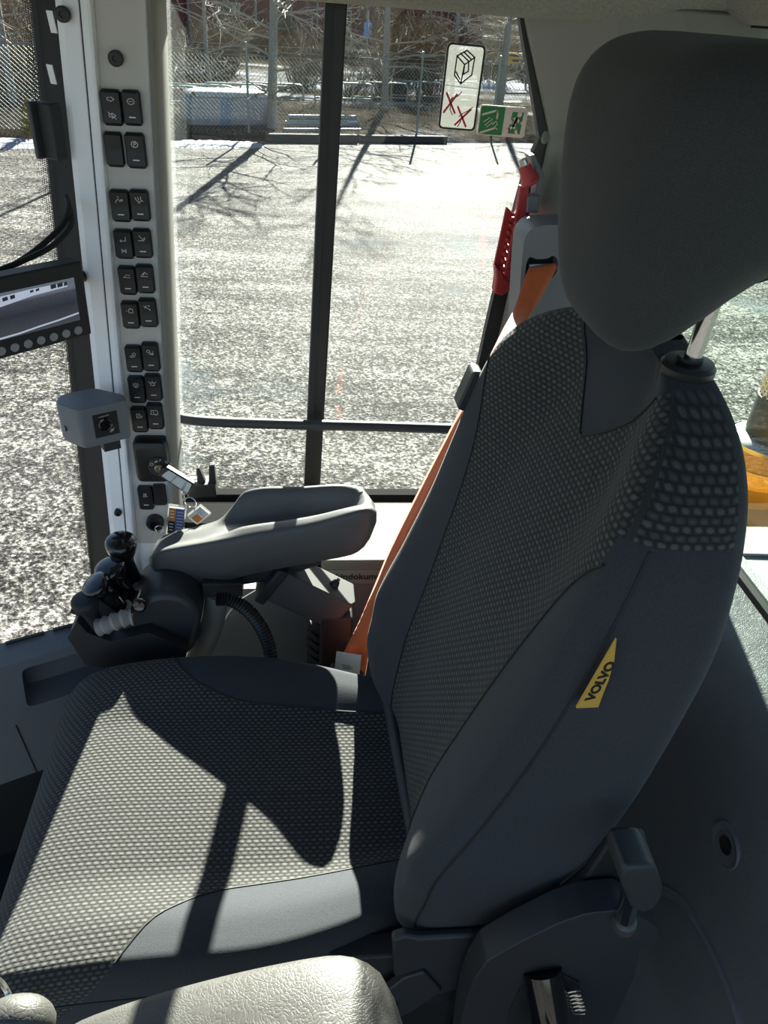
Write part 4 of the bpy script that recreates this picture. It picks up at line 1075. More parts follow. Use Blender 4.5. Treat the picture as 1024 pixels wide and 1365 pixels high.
# ================================================================== lever console
lc = thing('lever_console', (-.25, .99, 0), 'black hydraulic control console with glossy levers in front of the armrest', 'lever console')
body = [at(*q, Y=.99) for q in ((193, 785), (215, 776), (240, 778), (262, 790), (272, 806), (262, 850), (240, 868), (180, 870), (150, 850), (165, 810))]
fc = Fr((0, .99, 0), (1, 0, 0), (0, 0, 1))
MB().prism(rpoly([(p.x, p.z) for p in body], .012, 4), fc, -.085, .03).build('housing', 'charcoal', lc, bevel=.012, seg=3)
tray = [at(*q, Y=.945) for q in ((92, 845), (104, 822), (118, 838), (150, 850), (200, 838), (250, 862), (246, 882), (150, 888), (115, 880))]
MB().prism(rpoly([(p.x, p.z) for p in tray], .004, 3), Fr((0, .945, 0), (1, 0, 0), (0, 0, 1)), -.10, .01).build('lever_tray', 'softblack', lc, bevel=.004)
def lever(top, mid_, base, Y, r0, mat_, boot=True):
    t_, m_, b_ = at(*top, Y=Y), at(*mid_, Y=Y+.005), at(*base, Y=Y+.015)
    pth = smooth([b_, lerp(b_, m_, .5), m_, lerp(m_, t_, .5), t_, t_+(t_-m_)*.22], 5)
    n = len(pth); rs = []
    for i in range(n):
        s = i/(n-1); rs.append(crom([(0, r0*.52), (.3, r0*.58), (.55, r0*.85), (.75, r0*1.05), (.9, r0*.85), (.97, r0*.5), (1, r0*.05)], s))
    return MB().tube(pth, rs, 20).build('lever', mat_, lc)
for (tp, md, bs, Y, r0) in (((161, 722), (165, 745), (182, 778), 1.03, .0250), ((145, 756), (156, 772), (178, 800), .995, .0245), ((126, 778), (140, 790), (168, 815), .96, .0235)):
    o = lever(tp, md, bs, Y, r0, 'gloss'); o['label'] = 'glossy black pear shaped lever knob'
    bt = at(bs[0]+4, bs[1]+2, Y=Y+.015)
    MB().lathe([(.020, -.012), (.019, -.004), (.015, 0), (.016, .004), (.012, .008), (.012, .012), (.009, .016)], Fr(bt, (0, 1, 0), (.55, 0, .8)), 18).build('lever_boot', 'sill', lc)
o = lever((112, 800), (120, 815), (137, 845), .94, .021, 'softblack'); o['label'] = 'matte black paddle lever'
bp = smooth([at(132, 836, Y=.93), at(145, 832, Y=.93), at(160, 826, Y=.935), at(176, 822, Y=.94)], 4)
MB().tube(bp, [.016-.002*(i % 3) for i in range(len(bp))], 14).build('ribbed_boot', 'sill', lc)
MB().tube([at(94, 814, Y=.96), at(108, 819, Y=.96)], .004, 8).build('switch_stub', 'black', lc)
MB().lathe([(.012, 0), (.012, .004), (.009, .006), (.004, .005)], Fr(at(186, 806, Y=.955), (1, 0, 0), (0, .3, 1)), 20).build('button', 'gloss', lc)
MB().tube(smooth([at(290, 790, Y=1.02), at(283, 830, Y=1.02), at(262, 880, Y=1.0), at(235, 930, Y=.99)], 5), .021, 14).build('column', 'trimgrey', lc)
MB().box(tuple(at(298, 775, Y=1.03)), (.07, .05, .03)).build('mount_plate', 'softblack', lc, bevel=.003)
# corrugated hose and thin cable
hp_ = smooth([at(288, 799, Y=.965), at(308, 800, Y=.965), at(332, 815, Y=.965), at(350, 840, Y=.965), at(360, 868, Y=.96), at(362, 900, Y=.95)], 14)
tag(MB().tube(hp_, [.0125 if i % 2 else .0098 for i in range(len(hp_))], 14).build('corrugated_hose', 'black'), 'black corrugated cable hose arching down behind the seat cushion', 'hose')
tag(MB().tube(smooth([at(275, 868, Y=1.05), at(292, 838, Y=1.06), at(315, 805, Y=1.08), at(343, 786, Y=1.09)], 6), .0018, 6).build('thin_cable', 'buttongrey'), 'thin pale cable on the grey panel behind the corrugated hose', 'cable')

# ================================================================== left armrest (foreground) and its support
al = thing('armrest', (-.08, .25, .6), 'light grey grained armrest pad in the bottom foreground', 'armrest')
secs = []
for i in range(31):
    s = i/30; x = lerp(-.262, .098, s)
    yf = crom([(0, .255), (.03, .288), (.08, .312), (.2, .325), (.8, .332), (.90, .325), (.96, .305), (1, .262)], s)
    yn = .10+(.06 if s in (0, 1) else 0)*1
    zt = crom([(0, .600), (.06, .618), (.35, .665), (.75, .708), (.92, .706), (1, .680)], s)
    zb = zt-.042
    secs.append([V((x, y, z)) for y, z in ((yn, zt-.02), (yn+.012, zt), (lerp(yn, yf, .35), zt+.004), (lerp(yn, yf, .6), zt+.005), (lerp(yn, yf, .82), zt+.003), (yf-.012, zt-.001), (yf-.004, zt-.006), (yf, zt-.016), (yf-.003, zb+.006), (yf-.012, zb), (yn+.012, zb), (yn, zb+.01))])
MB().loft(secs).build('pad', 'vinyl', al, ang=70)
fL = Fr((0, .37, 0), (1, 0, 0), (0, 0, 1))
Y0 = .37
bd = P2([(606, 1400), (612, 1350), (620, 1315), (630, 1290), (645, 1266), (688, 1241), (740, 1215), (777, 1202), (825, 1197), (852, 1209), (872, 1221), (874, 1240), (848, 1250), (840, 1290), (815, 1345), (800, 1400)], Y0)
MB().prism(rpoly(bd, .006, 3), fL, -.022, .012).build('support_arm', 'charcoal', al, bevel=.008, seg=3)
MB().prism(P2([(668, 1400), (676, 1330), (690, 1300), (712, 1282), (742, 1280), (768, 1292), (770, 1330), (760, 1400)], Y0), fL, .0125, .0135).build('socket_recess', 'softblack', al)
MB().tube([at(722, 1290, Y=.362), at(732, 1345, Y=.335), at(738, 1420, Y=.31)], .022, 20).build('handle', 'gloss', al)
sp_ = []
for i in range(60):
    a = i/10*6.283; c = at(lerp(763, 772, i/59), lerp(1322, 1350, i/59), Y=.345); sp_.append(c+V((.009*math.cos(a), 0, .004*math.sin(a))))
MB().tube(sp_, .0013, 6).build('spring', 'chrome', al)
MB().prism(P2([(690, 1228), (748, 1196), (785, 1166), (811, 1126), (830, 1117), (862, 1117), (866, 1126), (872, 1185), (842, 1222), (760, 1224)], .395), Fr((0, .395, 0), (1, 0, 0), (0, 0, 1)), -.012, 0).build('latch_plate', 'softblack', al, bevel=.003)
kp0, kp1 = at(832, 1228, Y=.352), at(843, 1188, Y=.352)
MB().tube([kp0, kp1], .0098, 20).build('release_pin', 'chrome', al)
MB().tube([kp0-(kp1-kp0)*.12, kp0+(kp1-kp0)*.06], .0125, 20).build('pin_collar', 'steel', al)
kn = P2([(818, 1150), (817, 1138), (822, 1128), (858, 1126), (867, 1134), (874, 1158), (871, 1174), (862, 1185), (846, 1191), (832, 1184)], .350)
MB().prism(rpoly(kn, .006, 4), Fr((0, .35, 0), (1, 0, 0), (0, 0, 1)), -.020, .020).build('release_knob', 'charcoal', al, bevel=.008, seg=3)
# foreground grip tip in the bottom left corner
gt = thing('lever_grip', at(20, 1370, Y=.28), 'pale grey rounded grip tip with bent steel rod in the bottom left corner', 'grip')
gq = [at(x, y, Y=.28) for x, y in ((-40, 1400), (0, 1362), (38, 1356), (52, 1372))]
MB().tube(smooth(gq, 5), [.016]*14+[.012, .006], 16).build('grip', 'vinyl', gt)
MB().tube(smooth([at(-30, 1290, Y=.34), at(0, 1308, Y=.34), at(14, 1332, Y=.33), at(20, 1358, Y=.30)], 6), .0026, 8).build('rod', 'chrome', gt)
fls = thing('seat_switch_block', at(60, 1338, Y=.40), 'small dark bolt block on the seat side below the cushion', 'bolt block')
MB().box(tuple(at(70, 1340, Y=.41)), (.10, .02, .05)).build('block', 'charcoal', fls, bevel=.004)
MB().lathe([(.008, 0), (.008, .004), (.005, .006)], Fr(at(38, 1332, Y=.395), (1, 0, 0), (0, 0, 1)), 6).build('bolt', 'black', fls)

# ================================================================== stickers on the side window
def sticker_frame(q, Y):
    p = [at(*c, Y=Y) for c in q]; c0 = sum(p, V((0, 0, 0)))/4
    W = ((p[1]-p[0]).length+(p[2]-p[3]).length)/2; H = ((p[0]-p[3]).length+(p[1]-p[2]).length)/2
    f = Fr(c0, p[1]-p[0], p[0]-p[3]); return f, W, H
SYG = gy-.004
f, W, H = sticker_frame([(597, 56), (648, 61), (633, 176), (584, 170)], SYG)
if f.n.y > 0: f.n = -f.n
s1 = thing('warning_sticker', f.o, 'tall clear warning sticker with cab diagram and red crosses on the side window', 'sticker')
MB().prism(rrect(W, H, .008), f, -.0006, 0).build('film', 'film', s1)
fo = rrect(W, H, .008); fi2 = rrect(W*.9, H*.955, .006); n = len(fo)
b = MB(); b.add([f.p(p[0], p[1], .0004) for p in fo]+[f.p(p[0], p[1], .0004) for p in fi2], [(i, (i+1) % n, n+(i+1) % n, n+i) for i in range(n)])
b.build('border', 'ink', s1)
U = lambda L, s=1: [[(W*(x-.5), H*(.5-y)) for x, y in l] for l in L]
strips(U([[(.05, .48), (.93, .49)]]), f, .0008, .0005).build('divider', 'ink', s1)
strips(U([[(.28, .14), (.52, .07), (.74, .14), (.50, .23), (.28, .14)], [(.28, .14), (.27, .36), (.46, .45), (.50, .23)], [(.74, .14), (.72, .34), (.46, .45)], [(.50, .23), (.50, .34), (.62, .30), (.60, .20)], [(.36, .11), (.60, .19)], [(.44, .09), (.67, .17)], [(.30, .32), (.42, .40)]]), f, .0022, .0005).build('cab_drawing', 'ink', s1)
strips(U([[(.22, .66), (.30, .62), (.42, .60), (.52, .54)], [(.28, .62), (.26, .76), (.34, .82)], [(.52, .84), (.60, .80), (.74, .76), (.86, .71)], [(.60, .80), (.58, .90), (.52, .96)]]), f, .0014, .0005).build('figure_drawing', 'ink', s1)
strips(U([[(.12, .57), (.40, .80)], [(.40, .58), (.10, .80)], [(.46, .72), (.74, .95)], [(.82, .74), (.44, .94)]]), f, .0034, .0008).build('red_crosses', 'redink', s1)
f, W, H = sticker_frame([(641, 139), (704, 144), (699, 184), (636, 180)], SYG)
if f.n.y > 0: f.n = -f.n
s2 = thing('exit_sticker', f.o, 'green and white emergency exit sticker with running figure on the side window', 'sticker')
MB().prism(rrect(W, H, .006), f, -.0006, 0).build('base', 'pinkwhite', s2)
MB().prism(rpoly([(-W*.48, -H*.46), (W*.02, -H*.46), (W*.02, H*.46), (-W*.48, H*.46)], [.005, .0005, .0005, .005]), f, .0001, .0004).build('green_field', 'green', s2)
MB().prism(U([[(.68, .16), (.92, .16), (.90, .88), (.64, .88)]])[0], f, .0001, .0004).build('green_door', 'green', s2)
strips(U([[(.06, .32), (.34, .16), (.37, .2), (.37, .42)], [(.06, .92), (.34, .74)]]), f, .0030, .0006).build('window_frame_symbol', 'pinkwhite', s2)
strips(U([[(.10, .56), (.22, .40)], [(.14, .66), (.28, .44)], [(.18, .72), (.30, .54)], [(.30, .62), (.36, .50), (.40, .60), (.34, .70), (.42, .78)]]), f, .0012, .0006).build('broken_glass_symbol', 'pinkwhite', s2)
strips(U([[(.79, .36), (.73, .62), (.79, .72), (.83, .88)], [(.73, .62), (.66, .74), (.60, .74)], [(.79, .36), (.70, .42), (.67, .54)], [(.79, .38), (.86, .50), (.90, .50)], [(.78, .38), (.75, .60)]]), f, .0042, .0006).build('running_figure', 'pinkwhite', s2)
MB().lathe([(.0042, 0), (.0042, .0004)], Fr(f.p(W*.335, H*.27, .0005), f.a, f.b), 14).build('figure_head', 'pinkwhite', s2)
# ================================================================== OUTSIDE: yard, verge, fence, trees, far building
def yard_mat():
    k = N('wet_asphalt_grit_painted_glints'); co = k.co()
    fine = k.noise(36, 2, .6); mid_ = k.noise(11, 4, .7); big = k.noise(.35, 4, .6)
    mp = k.n('Mapping'); mp.inputs['Rotation'].default_value = (0, 0, R_(20)); mp.inputs['Scale'].default_value = (.3, 1.8, 1); k.l(co, mp.inputs[0])
    st = k.noise(1.0, 5, .65, mp.outputs[0])   # tyre-swept streaks
    h = k.math('ADD', k.math('MULTIPLY', fine, .72), k.math('ADD', k.math('MULTIPLY', mid_, .48), k.math('ADD', k.math('MULTIPLY', st, .34), k.math('MULTIPLY', big, .14))))
    c = k.ramp(h, [(.70, (.010, .0105, .0115)), (.80, (.040, .040, .039)), (.88, (.11, .108, .10)), (.98, (.28, .275, .26))])  # palest stops paint sun sparkle into the colour along with the grit
    puddle = k.ramp(k.noise(.5, 3, .5), [(.60, (0, 0, 0)), (.66, (1, 1, 1))])
    c2 = k.mix(k.math('MULTIPLY', puddle, .5), c, (.06, .075, .085))
    k.set(Base_Color=c2, Roughness=k.math('MULTIPLY_ADD', mid_, .4, .40), Specular_IOR_Level=.008)
    k.bump(k.math('ADD', fine, k.math('MULTIPLY', mid_, .8)), .5, .03)
    return k.m
def verge_mat():
    k = N('snowy_verge'); n1 = k.noise(.22, 5, .65); n2 = k.noise(1.6, 5, .7)
    mp = k.n('Mapping'); mp.inputs['Rotation'].default_value = (0, 0, R_(-16)); mp.inputs['Scale'].default_value = (.03, .22, 1); k.l(k.co(), mp.inputs[0])
    bands = k.noise(1.0, 3, .5, mp.outputs[0])
    h = k.math('ADD', k.math('MULTIPLY', bands, .8), k.math('ADD', k.math('MULTIPLY', n1, .45), k.math('MULTIPLY', n2, .25)))
    c = k.ramp(h, [(.70, (.026, .023, .018)), (.78, (.060, .051, .039)), (.83, (.13, .13, .135)), (.90, (.24, .26, .29))])
    k.set(Base_Color=c, Roughness=.95, Specular_IOR_Level=0.0); k.bump(k.math('ADD', n2, n1), .5, .15); return k.m
M['yard'] = yard_mat(); M['verge'] = verge_mat()
M['snow'] = pmat('old_snow', (.25, .27, .30), .8, bs=6, bstr=.5, bdist=.05, var=.08, spec=.08)
M['bark'] = pmat('birch_bark', (.20, .19, .175), .8, bs=8, bstr=.5, bdist=.02, var=.45, spec=.08)
M['twig'] = pmat('pale_twig', (.26, .235, .205), .7, var=.2, spec=.08)
M['shrub'] = pmat('brown_twig', (.13, .10, .065), .8, var=.3, spec=.08)
M['shrubd'] = pmat('dark_twig', (.06, .05, .04), .8, var=.3, spec=.08)
M['zinc'] = pmat('galvanised_steel', (.22, .26, .25), .5, .6, var=.1)
M['redwall'] = pmat('falu_red_board', (.12, .028, .036), .85, bs=3, bstr=.2, bdist=.05, var=.2, spec=.08)
M['roof'] = pmat('dark_roof', (.06, .07, .075), .7, var=.2)
M['tarp'] = pmat('pale_blue_wrap', (.17, .19, .23), .5, bs=4, bstr=.6, bdist=.05, var=.15, spec=.08)
M['strap'] = pmat('blue_strap', (.04, .12, .26), .6)
M['pipe'] = pmat('pale_blue_pipe', (.13, .18, .23), .45, var=.1, spec=.08)
M['timber'] = pmat('weathered_timber', (.07, .065, .06), .85, bs=20, bstr=.4, var=.3, spec=.08)
M['sign_y'] = pmat('yellow_sign', (.42, .25, .02), .6); M['sign_b'] = pmat('blue_sign', (.12, .24, .5), .6)
M['moss'] = pmat('yellow_green_needles', (.15, .14, .03), .8, var=.4, spec=.08)
M['palepole'] = pmat('pale_pole_paint', (.26, .26, .24), .6, spec=.08)
M['concrete'] = pmat('weathered_concrete', (.13, .12, .105), .9, bs=20, bstr=.4, var=.2, spec=.08)

struct(MB().box((5, 5, GZ-.1), (160, 70, .2)).build('ground', 'yard'))
E0 = V((0, 22.7, GZ)); ED = V((.957, .29, 0)); EN = V((-.29, .957, 0))
def ep(s, q, z=0): return E0+ED*s+EN*q+V((0, 0, z))
def pxs(x, y=None, q=None):
    """along-fence coordinate of a spot on the verge"""
    p = at(x, y, Z=GZ); d = p-E0; return d.dot(ED), d.dot(EN)
# verge: uneven ground beyond the yard
rnd = random.Random(3)
secs = []
for q in (0, .25, .6, 1.2, 2, 3, 4.5, 6, 8, 11, 15, 20, 28, 40, 60, 100):
    row_ = []
    for i in range(61):
        s = -60+i*2.4+ (q*.0)
        h = .05+min(.25, q*.10)+ (rnd.random()-.4)*.12*min(1, q) + (max(0, q-25)*.012)
        row_.append(ep(s*(1+q/40), q+(rnd.random()-.5)*.2 if q < 1 else q, h if q > 0 else -.05))
    secs.append(row_)
struct(MB().loft(secs, closed=False, caps=False).build('ground_verge', 'verge', ang=80))
# wooded snowy rise far behind
secs = []
for q, hh in ((75, .3), (85, 2.5), (95, 6), (110, 11), (130, 15)):
    secs.append([ep(-110+i*5.5, q+3*math.sin(i*.9), hh*(.75+.35*math.sin(i*.37+q)**2)) for i in range(45)])
struct(MB().loft(secs, closed=False, caps=False).build('ground_hill', 'verge', ang=80))
# low snow bank along the yard edge
def snow_bank(s0, s1, q, w, h, lab):
    n = 28; L = []
    for i in range(n+1):
        t = i/n; s = lerp(s0, s1, t); e_ = math.sin(math.pi*min(1, max(0, t)))**.35; hh = h*e_*(.7+.5*rnd.random()); ww = w*(.75+.4*rnd.random())*max(.1, e_)
        L.append([ep(s, q-ww*.5, .0), ep(s, q-ww*.3, hh*.6), ep(s, q, hh), ep(s, q+ww*.3, hh*.7), ep(s, q+ww*.5, -.02)])
    tag(MB().loft(L).build('snow_bank', 'snow', ang=80), lab, 'snow')
snow_bank(-16, -3.9, -.55, 1.6, .10, 'low snow bank along the yard edge at the far left')
snow_bank(-3.8, -1.1, -.55, 1.2, .10, 'low snow bank along the yard edge below the wrapped crate')
snow_bank(3.0, 11, 2.2, 1.6, .22, 'bright snow bank behind the timber beam by the fence')
snow_bank(-14, -2, 7.5, 1.5, .35, 'snow drift behind the tubular railing on the left')
snow_bank(-3, 4, 9.5, 2.5, .45, 'bluish snow drift among the shrubs behind the birch')
snow_bank(4, 16, 8.5, 1.6, .30, 'snow strip behind the railing right of the centre bar')
snow_bank(8, 24, 14, 2.5, .6, 'broad snow bank below the yellow sign')
# timber edging
def beam(s0, s1, q, hgt, w, lab):
    f = Fr(ep((s0+s1)/2, q), ED, EN)
    tag(MB().box((0, 0, hgt/2), (s1-s0, w, hgt), f).build('timber_beam', 'timber', bevel=.02), lab, 'beam')
beam(-.9, 1.75, .05, .20, .24, 'weathered timber beam on the yard edge crossing behind the centre bar')
beam(1.85, 4.6, .1, .18, .24, 'weathered timber beam on the yard edge right of the centre bar')
# chain-link fence
fq = .7
fn = thing('chain_link_fence', ep(0, fq), 'chain link fence with thin steel posts along the yard edge', 'fence')
FS = [-16.5+2.55*i for i in range(15)]
pm = MB().tube([(0, 0, 0), (0, 0, 2.25)], .032, 8)
first = None
for s in FS:
    if first is None:
        first = pm.build('post', 'zinc', fn); first.matrix_parent_inverse = Matrix(); first.location = ep(s, fq)-V(fn.location); base_o = first
    else:
        o = first.copy(); COL.objects.link(o); o.location = ep(s, fq)-V(fn.location)
for z in (.08, .95, 1.95, 2.05, 2.18):
    MB().tube([ep(FS[0], fq, z), ep(FS[-1], fq, z)], .009, 5).build('wire', 'zinc', fn)
b = MB(); sA, sB, H0, H1 = FS[0], FS[-1], .08, 1.95
st = .11; n = int((sB-sA)/st)
for i in range(-18, n):
    for d in (1, -1):
        s0 = sA+i*st; s1 = s0+(H1-H0)
        a, c = (s0, H0), (s1, H1)
        if d < 0: a, c = (s0, H1), (s1, H0)
        if a[0] < sA: t = (sA-a[0])/(c[0]-a[0]); a = (sA, lerp(a[1], c[1], t))
        if c[0] > sB: t = (sB-a[0])/(c[0]-a[0]); c = (sB, lerp(a[1], c[1], t))
        if c[0]-a[0] < .02: continue
        b.tube([ep(a[0], fq+.01*d, a[1]), ep(c[0], fq+.01*d, c[1])], .0042, 3, caps=False)
tag(b.build('wire_mesh', 'zinc', fn), kind='stuff')

# tubular road railings
rg = thing('road_railing', (0, 0, 0), 'x', 'railing'); 
def rail_geo(b, L=2.0, Hh=1.0):
    b.tube(smooth([(0, 0, 0), (0, 0, Hh*.75), (.03, 0, Hh*.93), (.2, 0, Hh), (L/2, 0, Hh), (L-.2, 0, Hh), (L-.03, 0, Hh*.93), (L, 0, Hh*.75), (L, 0, 0)], 4), .03, 8)
frame_me = MB(); rail_geo(frame_me); midr = MB().tube([(0, 0, .55), (2.0, 0, .55)], .022, 6)
bpy.data.objects.remove(rg)
rail_labels = ['section %s']
spots = []
for i, (x, y) in enumerate(((172, 166), (222, 163), (272, 160), (322, 158), (420, 154), (470, 152), (520, 149), (570, 147))):
    spots.append(at(x, y, Z=GZ))
rl = ['leftmost tubular road railing beside the front pillar', 'second tubular road railing from the front pillar', 'tubular road railing left of the wrapped crate roof', 'tubular road railing behind the wrapped crate', 'tubular road railing next to the centre bar', 'tubular road railing just right of the centre bar', 'tubular road railing below the brown hedge', 'tubular road railing behind the tall warning sticker']
proto = None
for p, lb in zip(spots, rl):
    d = V((.975, .22, 0)).normalized(); a = math.atan2(d.y, d.x)
    o = thing('road_railing', p, lb, 'railing', 'tubular railings along the road'); o.rotation_euler = (0, 0, a)
    if proto is None:
        f_ = frame_me.build('frame', 'zinc'); f_.parent = o; m_ = midr.build('mid_rail', 'zinc'); m_.parent = o; proto = (f_, m_)
    else:
        for c in proto: q = c.copy(); COL.objects.link(q); q.parent = o
# wrapped crate
cr = at(322, 184, Z=GZ)
wc = thing('wrapped_crate', cr, 'low crate wrapped in pale blue sheeting behind the fence', 'crate')
fcr = Fr(cr+EN*1.6, ED, EN)
secs = []
for z, k_ in ((0, 1.0), (.25, 1.02), (.7, .98), (.86, .93), (.90, .85)):
    secs.append([fcr.p(p[0]*k_+.03*math.sin(7*i+z*9), p[1]*k_, z) for i, p in enumerate(rrect(2.5, 1.5, .12, 4))])
MB().loft(secs).build('wrapping', 'tarp', wc, ang=30)
for x in (-.35, -.2): MB().loft([[fcr.p(x-.07+z*.12, -.78, z*.86), fcr.p(x+.04+z*.12, -.78, z*.86), fcr.p(x+.04+z*.12, -.74, z*.86), fcr.p(x-.07+z*.12, -.74, z*.86)] for z in (0, .5, 1)]).build('strap', 'strap', wc)
MB().loft([[fcr.p(p[0]*k_, p[1]*k_, z) for p in rrect(2.3, 1.3, .2, 4)] for z, k_ in ((.88, 1), (.96, .95), (1.0, .7))]).build('snow_cap', 'snow', wc, ang=60)
for x in (-1.05, .7): MB().box((x, -.6, .93), (.09, .09, .12), fcr).build('corner_block', 'timber', wc)
# pipe stack
for i, (x0, x1, y, z, lb) in enumerate(((378, 482, 186, .16, 'lowest pale blue pipe of the stack behind the timber beam'), (380, 480, 184, .30, 'middle pale blue pipe of the stack behind the timber beam'), (384, 476, 183, .43, 'topmost pale blue pipe of the stack behind the timber beam'))):
    a, c = at(x0, y, Z=GZ), at(x1, y, Z=GZ)
    tag(MB().tube([a+V((0, .5+.1*i, z)), c+V((0, .5+.1*i, z))], .065, 12).build('pipe', 'pipe'), lb, 'pipe', 'pipes stacked by the fence')

# trees
def tube_seg(b, p, q, r0, r1, n=5): b.tube([p, (p+q)/2+V((rnd.uniform(-1, 1), rnd.uniform(-1, 1), rnd.uniform(-1, 1)))*(q-p).length*.04, q], [r0, (r0+r1)/2, r1], n, caps=False)
def grow(b, p, d, L, r, depth, droop):
    q = p+d*L; d2 = (d+V((rnd.uniform(-.2, .2), rnd.uniform(-.2, .2), rnd.uniform(-.12, .2)-droop))).normalized()
    mid_ = p+d*L*.5; q = mid_+d2*L*.5
    b.tube([p, mid_, q], [r, r*.8, r*.55], 4 if r > .006 else 3, caps=False)
    if depth <= 0: return
    for _ in range(rnd.choice((2, 3, 3))):
        t = rnd.uniform(.25, 1); o_ = p.lerp(q, t)
        a = V((rnd.uniform(-1, 1), rnd.uniform(-1, 1), rnd.uniform(-.5, .8))).normalized()
        grow(b, o_, (d2*.9+a*.75).normalized(), L*rnd.uniform(.5, .75), r*.55, depth-1, droop)
def tree(base, h, r, lab, lo=.5, nb=26, depth=3, lean=(0, 0), mat_='bark', tm='twig', blen=1.7, group=None):
    o = thing('birch_tree', base, lab, 'tree', group)
    tr = [base+V((lean[0]*t+.08*math.sin(t*5+base.x), lean[1]*t, h*t)) for t in [i/9 for i in range(10)]]
    MB().tube(tr, [r*(1-.85*i/9) for i in range(10)], 10).build('trunk', mat_, o)
    b = MB()
    for i in range(nb):
        t = rnd.uniform(lo/h, .97)**1.25; t = max(t, lo/h); k_ = min(8, int(t*9)); p = tr[k_].lerp(tr[k_+1], t*9-k_)
        a = rnd.uniform(0, 6.283); up = rnd.uniform(-.05, .55)
        grow(b, p, V((math.cos(a), math.sin(a), up)).normalized(), blen*rnd.uniform(.6, 1.1)*(1-.5*t), r*.22*(1-.6*t)+.004, depth, .10)
    b.build('branches', tm, o); return o
TG = 'birches along the fence'
B1 = at(371, 184, Z=GZ)+EN*.5
tree(B1, 9.5, .15, 'pale birch with spreading twigs rising behind the wrapped crate', .9, 46, 3, blen=2.0, group=TG)
tree(at(512, 160, Z=GZ), 9, .13, 'slim birch behind the railing right of the centre bar', 1.0, 40, 3, blen=2.0, group=TG)
tree(at(662, 150, Z=GZ), 10, .16, 'birch beside the yellow sign near the rear pillar', .9, 36, 3, blen=2.0, group=TG)
tree(at(283, 150, Z=GZ), 8, .08, 'thin birch with white twigs in front of the red building', .9, 40, 3, blen=1.9, group=TG)
tree(at(600, 120, Z=GZ), 9, .12, 'birch half hidden by the tall warning sticker', .8, 36, 3, blen=2.2, group=TG)
tree(at(440, 110, Z=GZ), 9, .12, 'birch standing behind the centre bar', .8, 36, 3, blen=2.2, group=TG)
tree(at(25, 150, Z=GZ), 9, .12, 'birch seen through the windscreen at the far left', .9, 30, 3, blen=2.0, group=TG)
# shrubs: three kinds of bare bush, copied
def shrub_mesh(n, h, w, m):
    b = MB()
    for i in range(n):
        a = rnd.uniform(0, 6.283); r = rnd.uniform(0, .25)*w; p = V((r*math.cos(a), r*math.sin(a), 0))
        e_ = V((math.cos(a)*rnd.uniform(.1, .5)*w, math.sin(a)*rnd.uniform(.1, .5)*w, h*rnd.uniform(.5, 1)))
        mid_ = p+e_*.5+V((rnd.uniform(-.1, .1), rnd.uniform(-.1, .1), .1*h)); b.tube([p, mid_, p+e_], [.014, .009, .004], 3, caps=False)
        for k_ in range(5):
            o_ = mid_.lerp(p+e_, rnd.random()); d = V((rnd.uniform(-1, 1), rnd.uniform(-1, 1), rnd.uniform(0, 1)))*h*.25; b.tube([o_, o_+d], [.006, .003], 3, caps=False)
    return b
kinds = [shrub_mesh(130, 1.7, 1.9, 0), shrub_mesh(110, 1.2, 2.2, 0), shrub_mesh(150, 2.3, 2.0, 0)]
mats_ = ['shrub', 'shrubd', 'shrub']; protos = []
nsh = 0
for i in range(90):
    x = rnd.uniform(-10, 720); y = rnd.choice((58, 68, 78, 88, 98, 108, 118, 128, 140, 150)) + rnd.uniform(-5, 5)
    if y > 112 and rnd.random() < .55: continue
    p = at(x, y, Z=GZ); k_ = rnd.randrange(3)
    lab = ['bare brown shrub in the thicket beyond the fence', 'low dark bare shrub in the thicket beyond the fence', 'tall bare brown shrub in the thicket beyond the fence'][k_]
    pr = next((q for q in protos if q[0] == k_), None)
    if pr is None:
        o = kinds[k_].build('bare_shrub', mats_[k_]); protos.append((k_, o))
    else: o = pr[1].copy(); COL.objects.link(o)
    tag(o, lab, 'shrub', 'bare shrubs beyond the fence'); o.location = p+V((0, 0, .15)); o.rotation_euler = (0, 0, rnd.uniform(0, 6.28)); k2 = rnd.uniform(.8, 1.35)*(.62 if y < 84 else 1); o.scale = (k2, k2, k2)
# yellow-green sapling at the far left
sg_ = at(45, 186, Z=GZ); b = MB()
for i in range(160):
    z = rnd.uniform(.05, .8); a = rnd.uniform(0, 6.28); r = (.85-z)*.45; p = sg_+V((0, 0, z)); b.tube([p, p+V((math.cos(a)*r, math.sin(a)*r, .12))], [.016, .006], 3, caps=False)
tag(b.build('spruce_sapling', 'moss'), 'small yellow green sapling at the yard edge far left', 'sapling')

# far red building
fb0 = at(150, 62, Z=GZ); fb1 = at(640, 66, Z=GZ); dv_ = (fb1-fb0); Lr = dv_.length
frb = Fr(fb0, dv_, V((-dv_.y, dv_.x, 0)))
rb_ = thing('red_building', (fb0+fb1)/2, 'long dark red wooden building far beyond the fence', 'building')
MB().box((Lr/2, 4, 2.1), (Lr, 8, 4.2), frb).build('walls', 'redwall', rb_)
MB().loft([[frb.p(x, -1, 4.15), frb.p(x, 4, 6.2), frb.p(x, 9, 4.15), frb.p(x, 9, 4.0), frb.p(x, 4, 5.9), frb.p(x, -1, 4.0)] for x in (-1, Lr+1)]).build('roof', 'roof', rb_, flat=True)
for t in (.06, .22, .34, .5, .63, .78, .9):
    w_ = MB().box((Lr*t, -.03, 1.9), (2.2, .10, 1.5), frb).build('window', 'palepole', rb_)
    MB().box((Lr*t, -.09, 1.9), (1.9, .04, 1.2), frb).build('pane', 'glass', w_)
    MB().box((Lr*t, -.075, 1.9), (1.9, .02, 1.2), frb).build('blind', 'shrubd', w_)
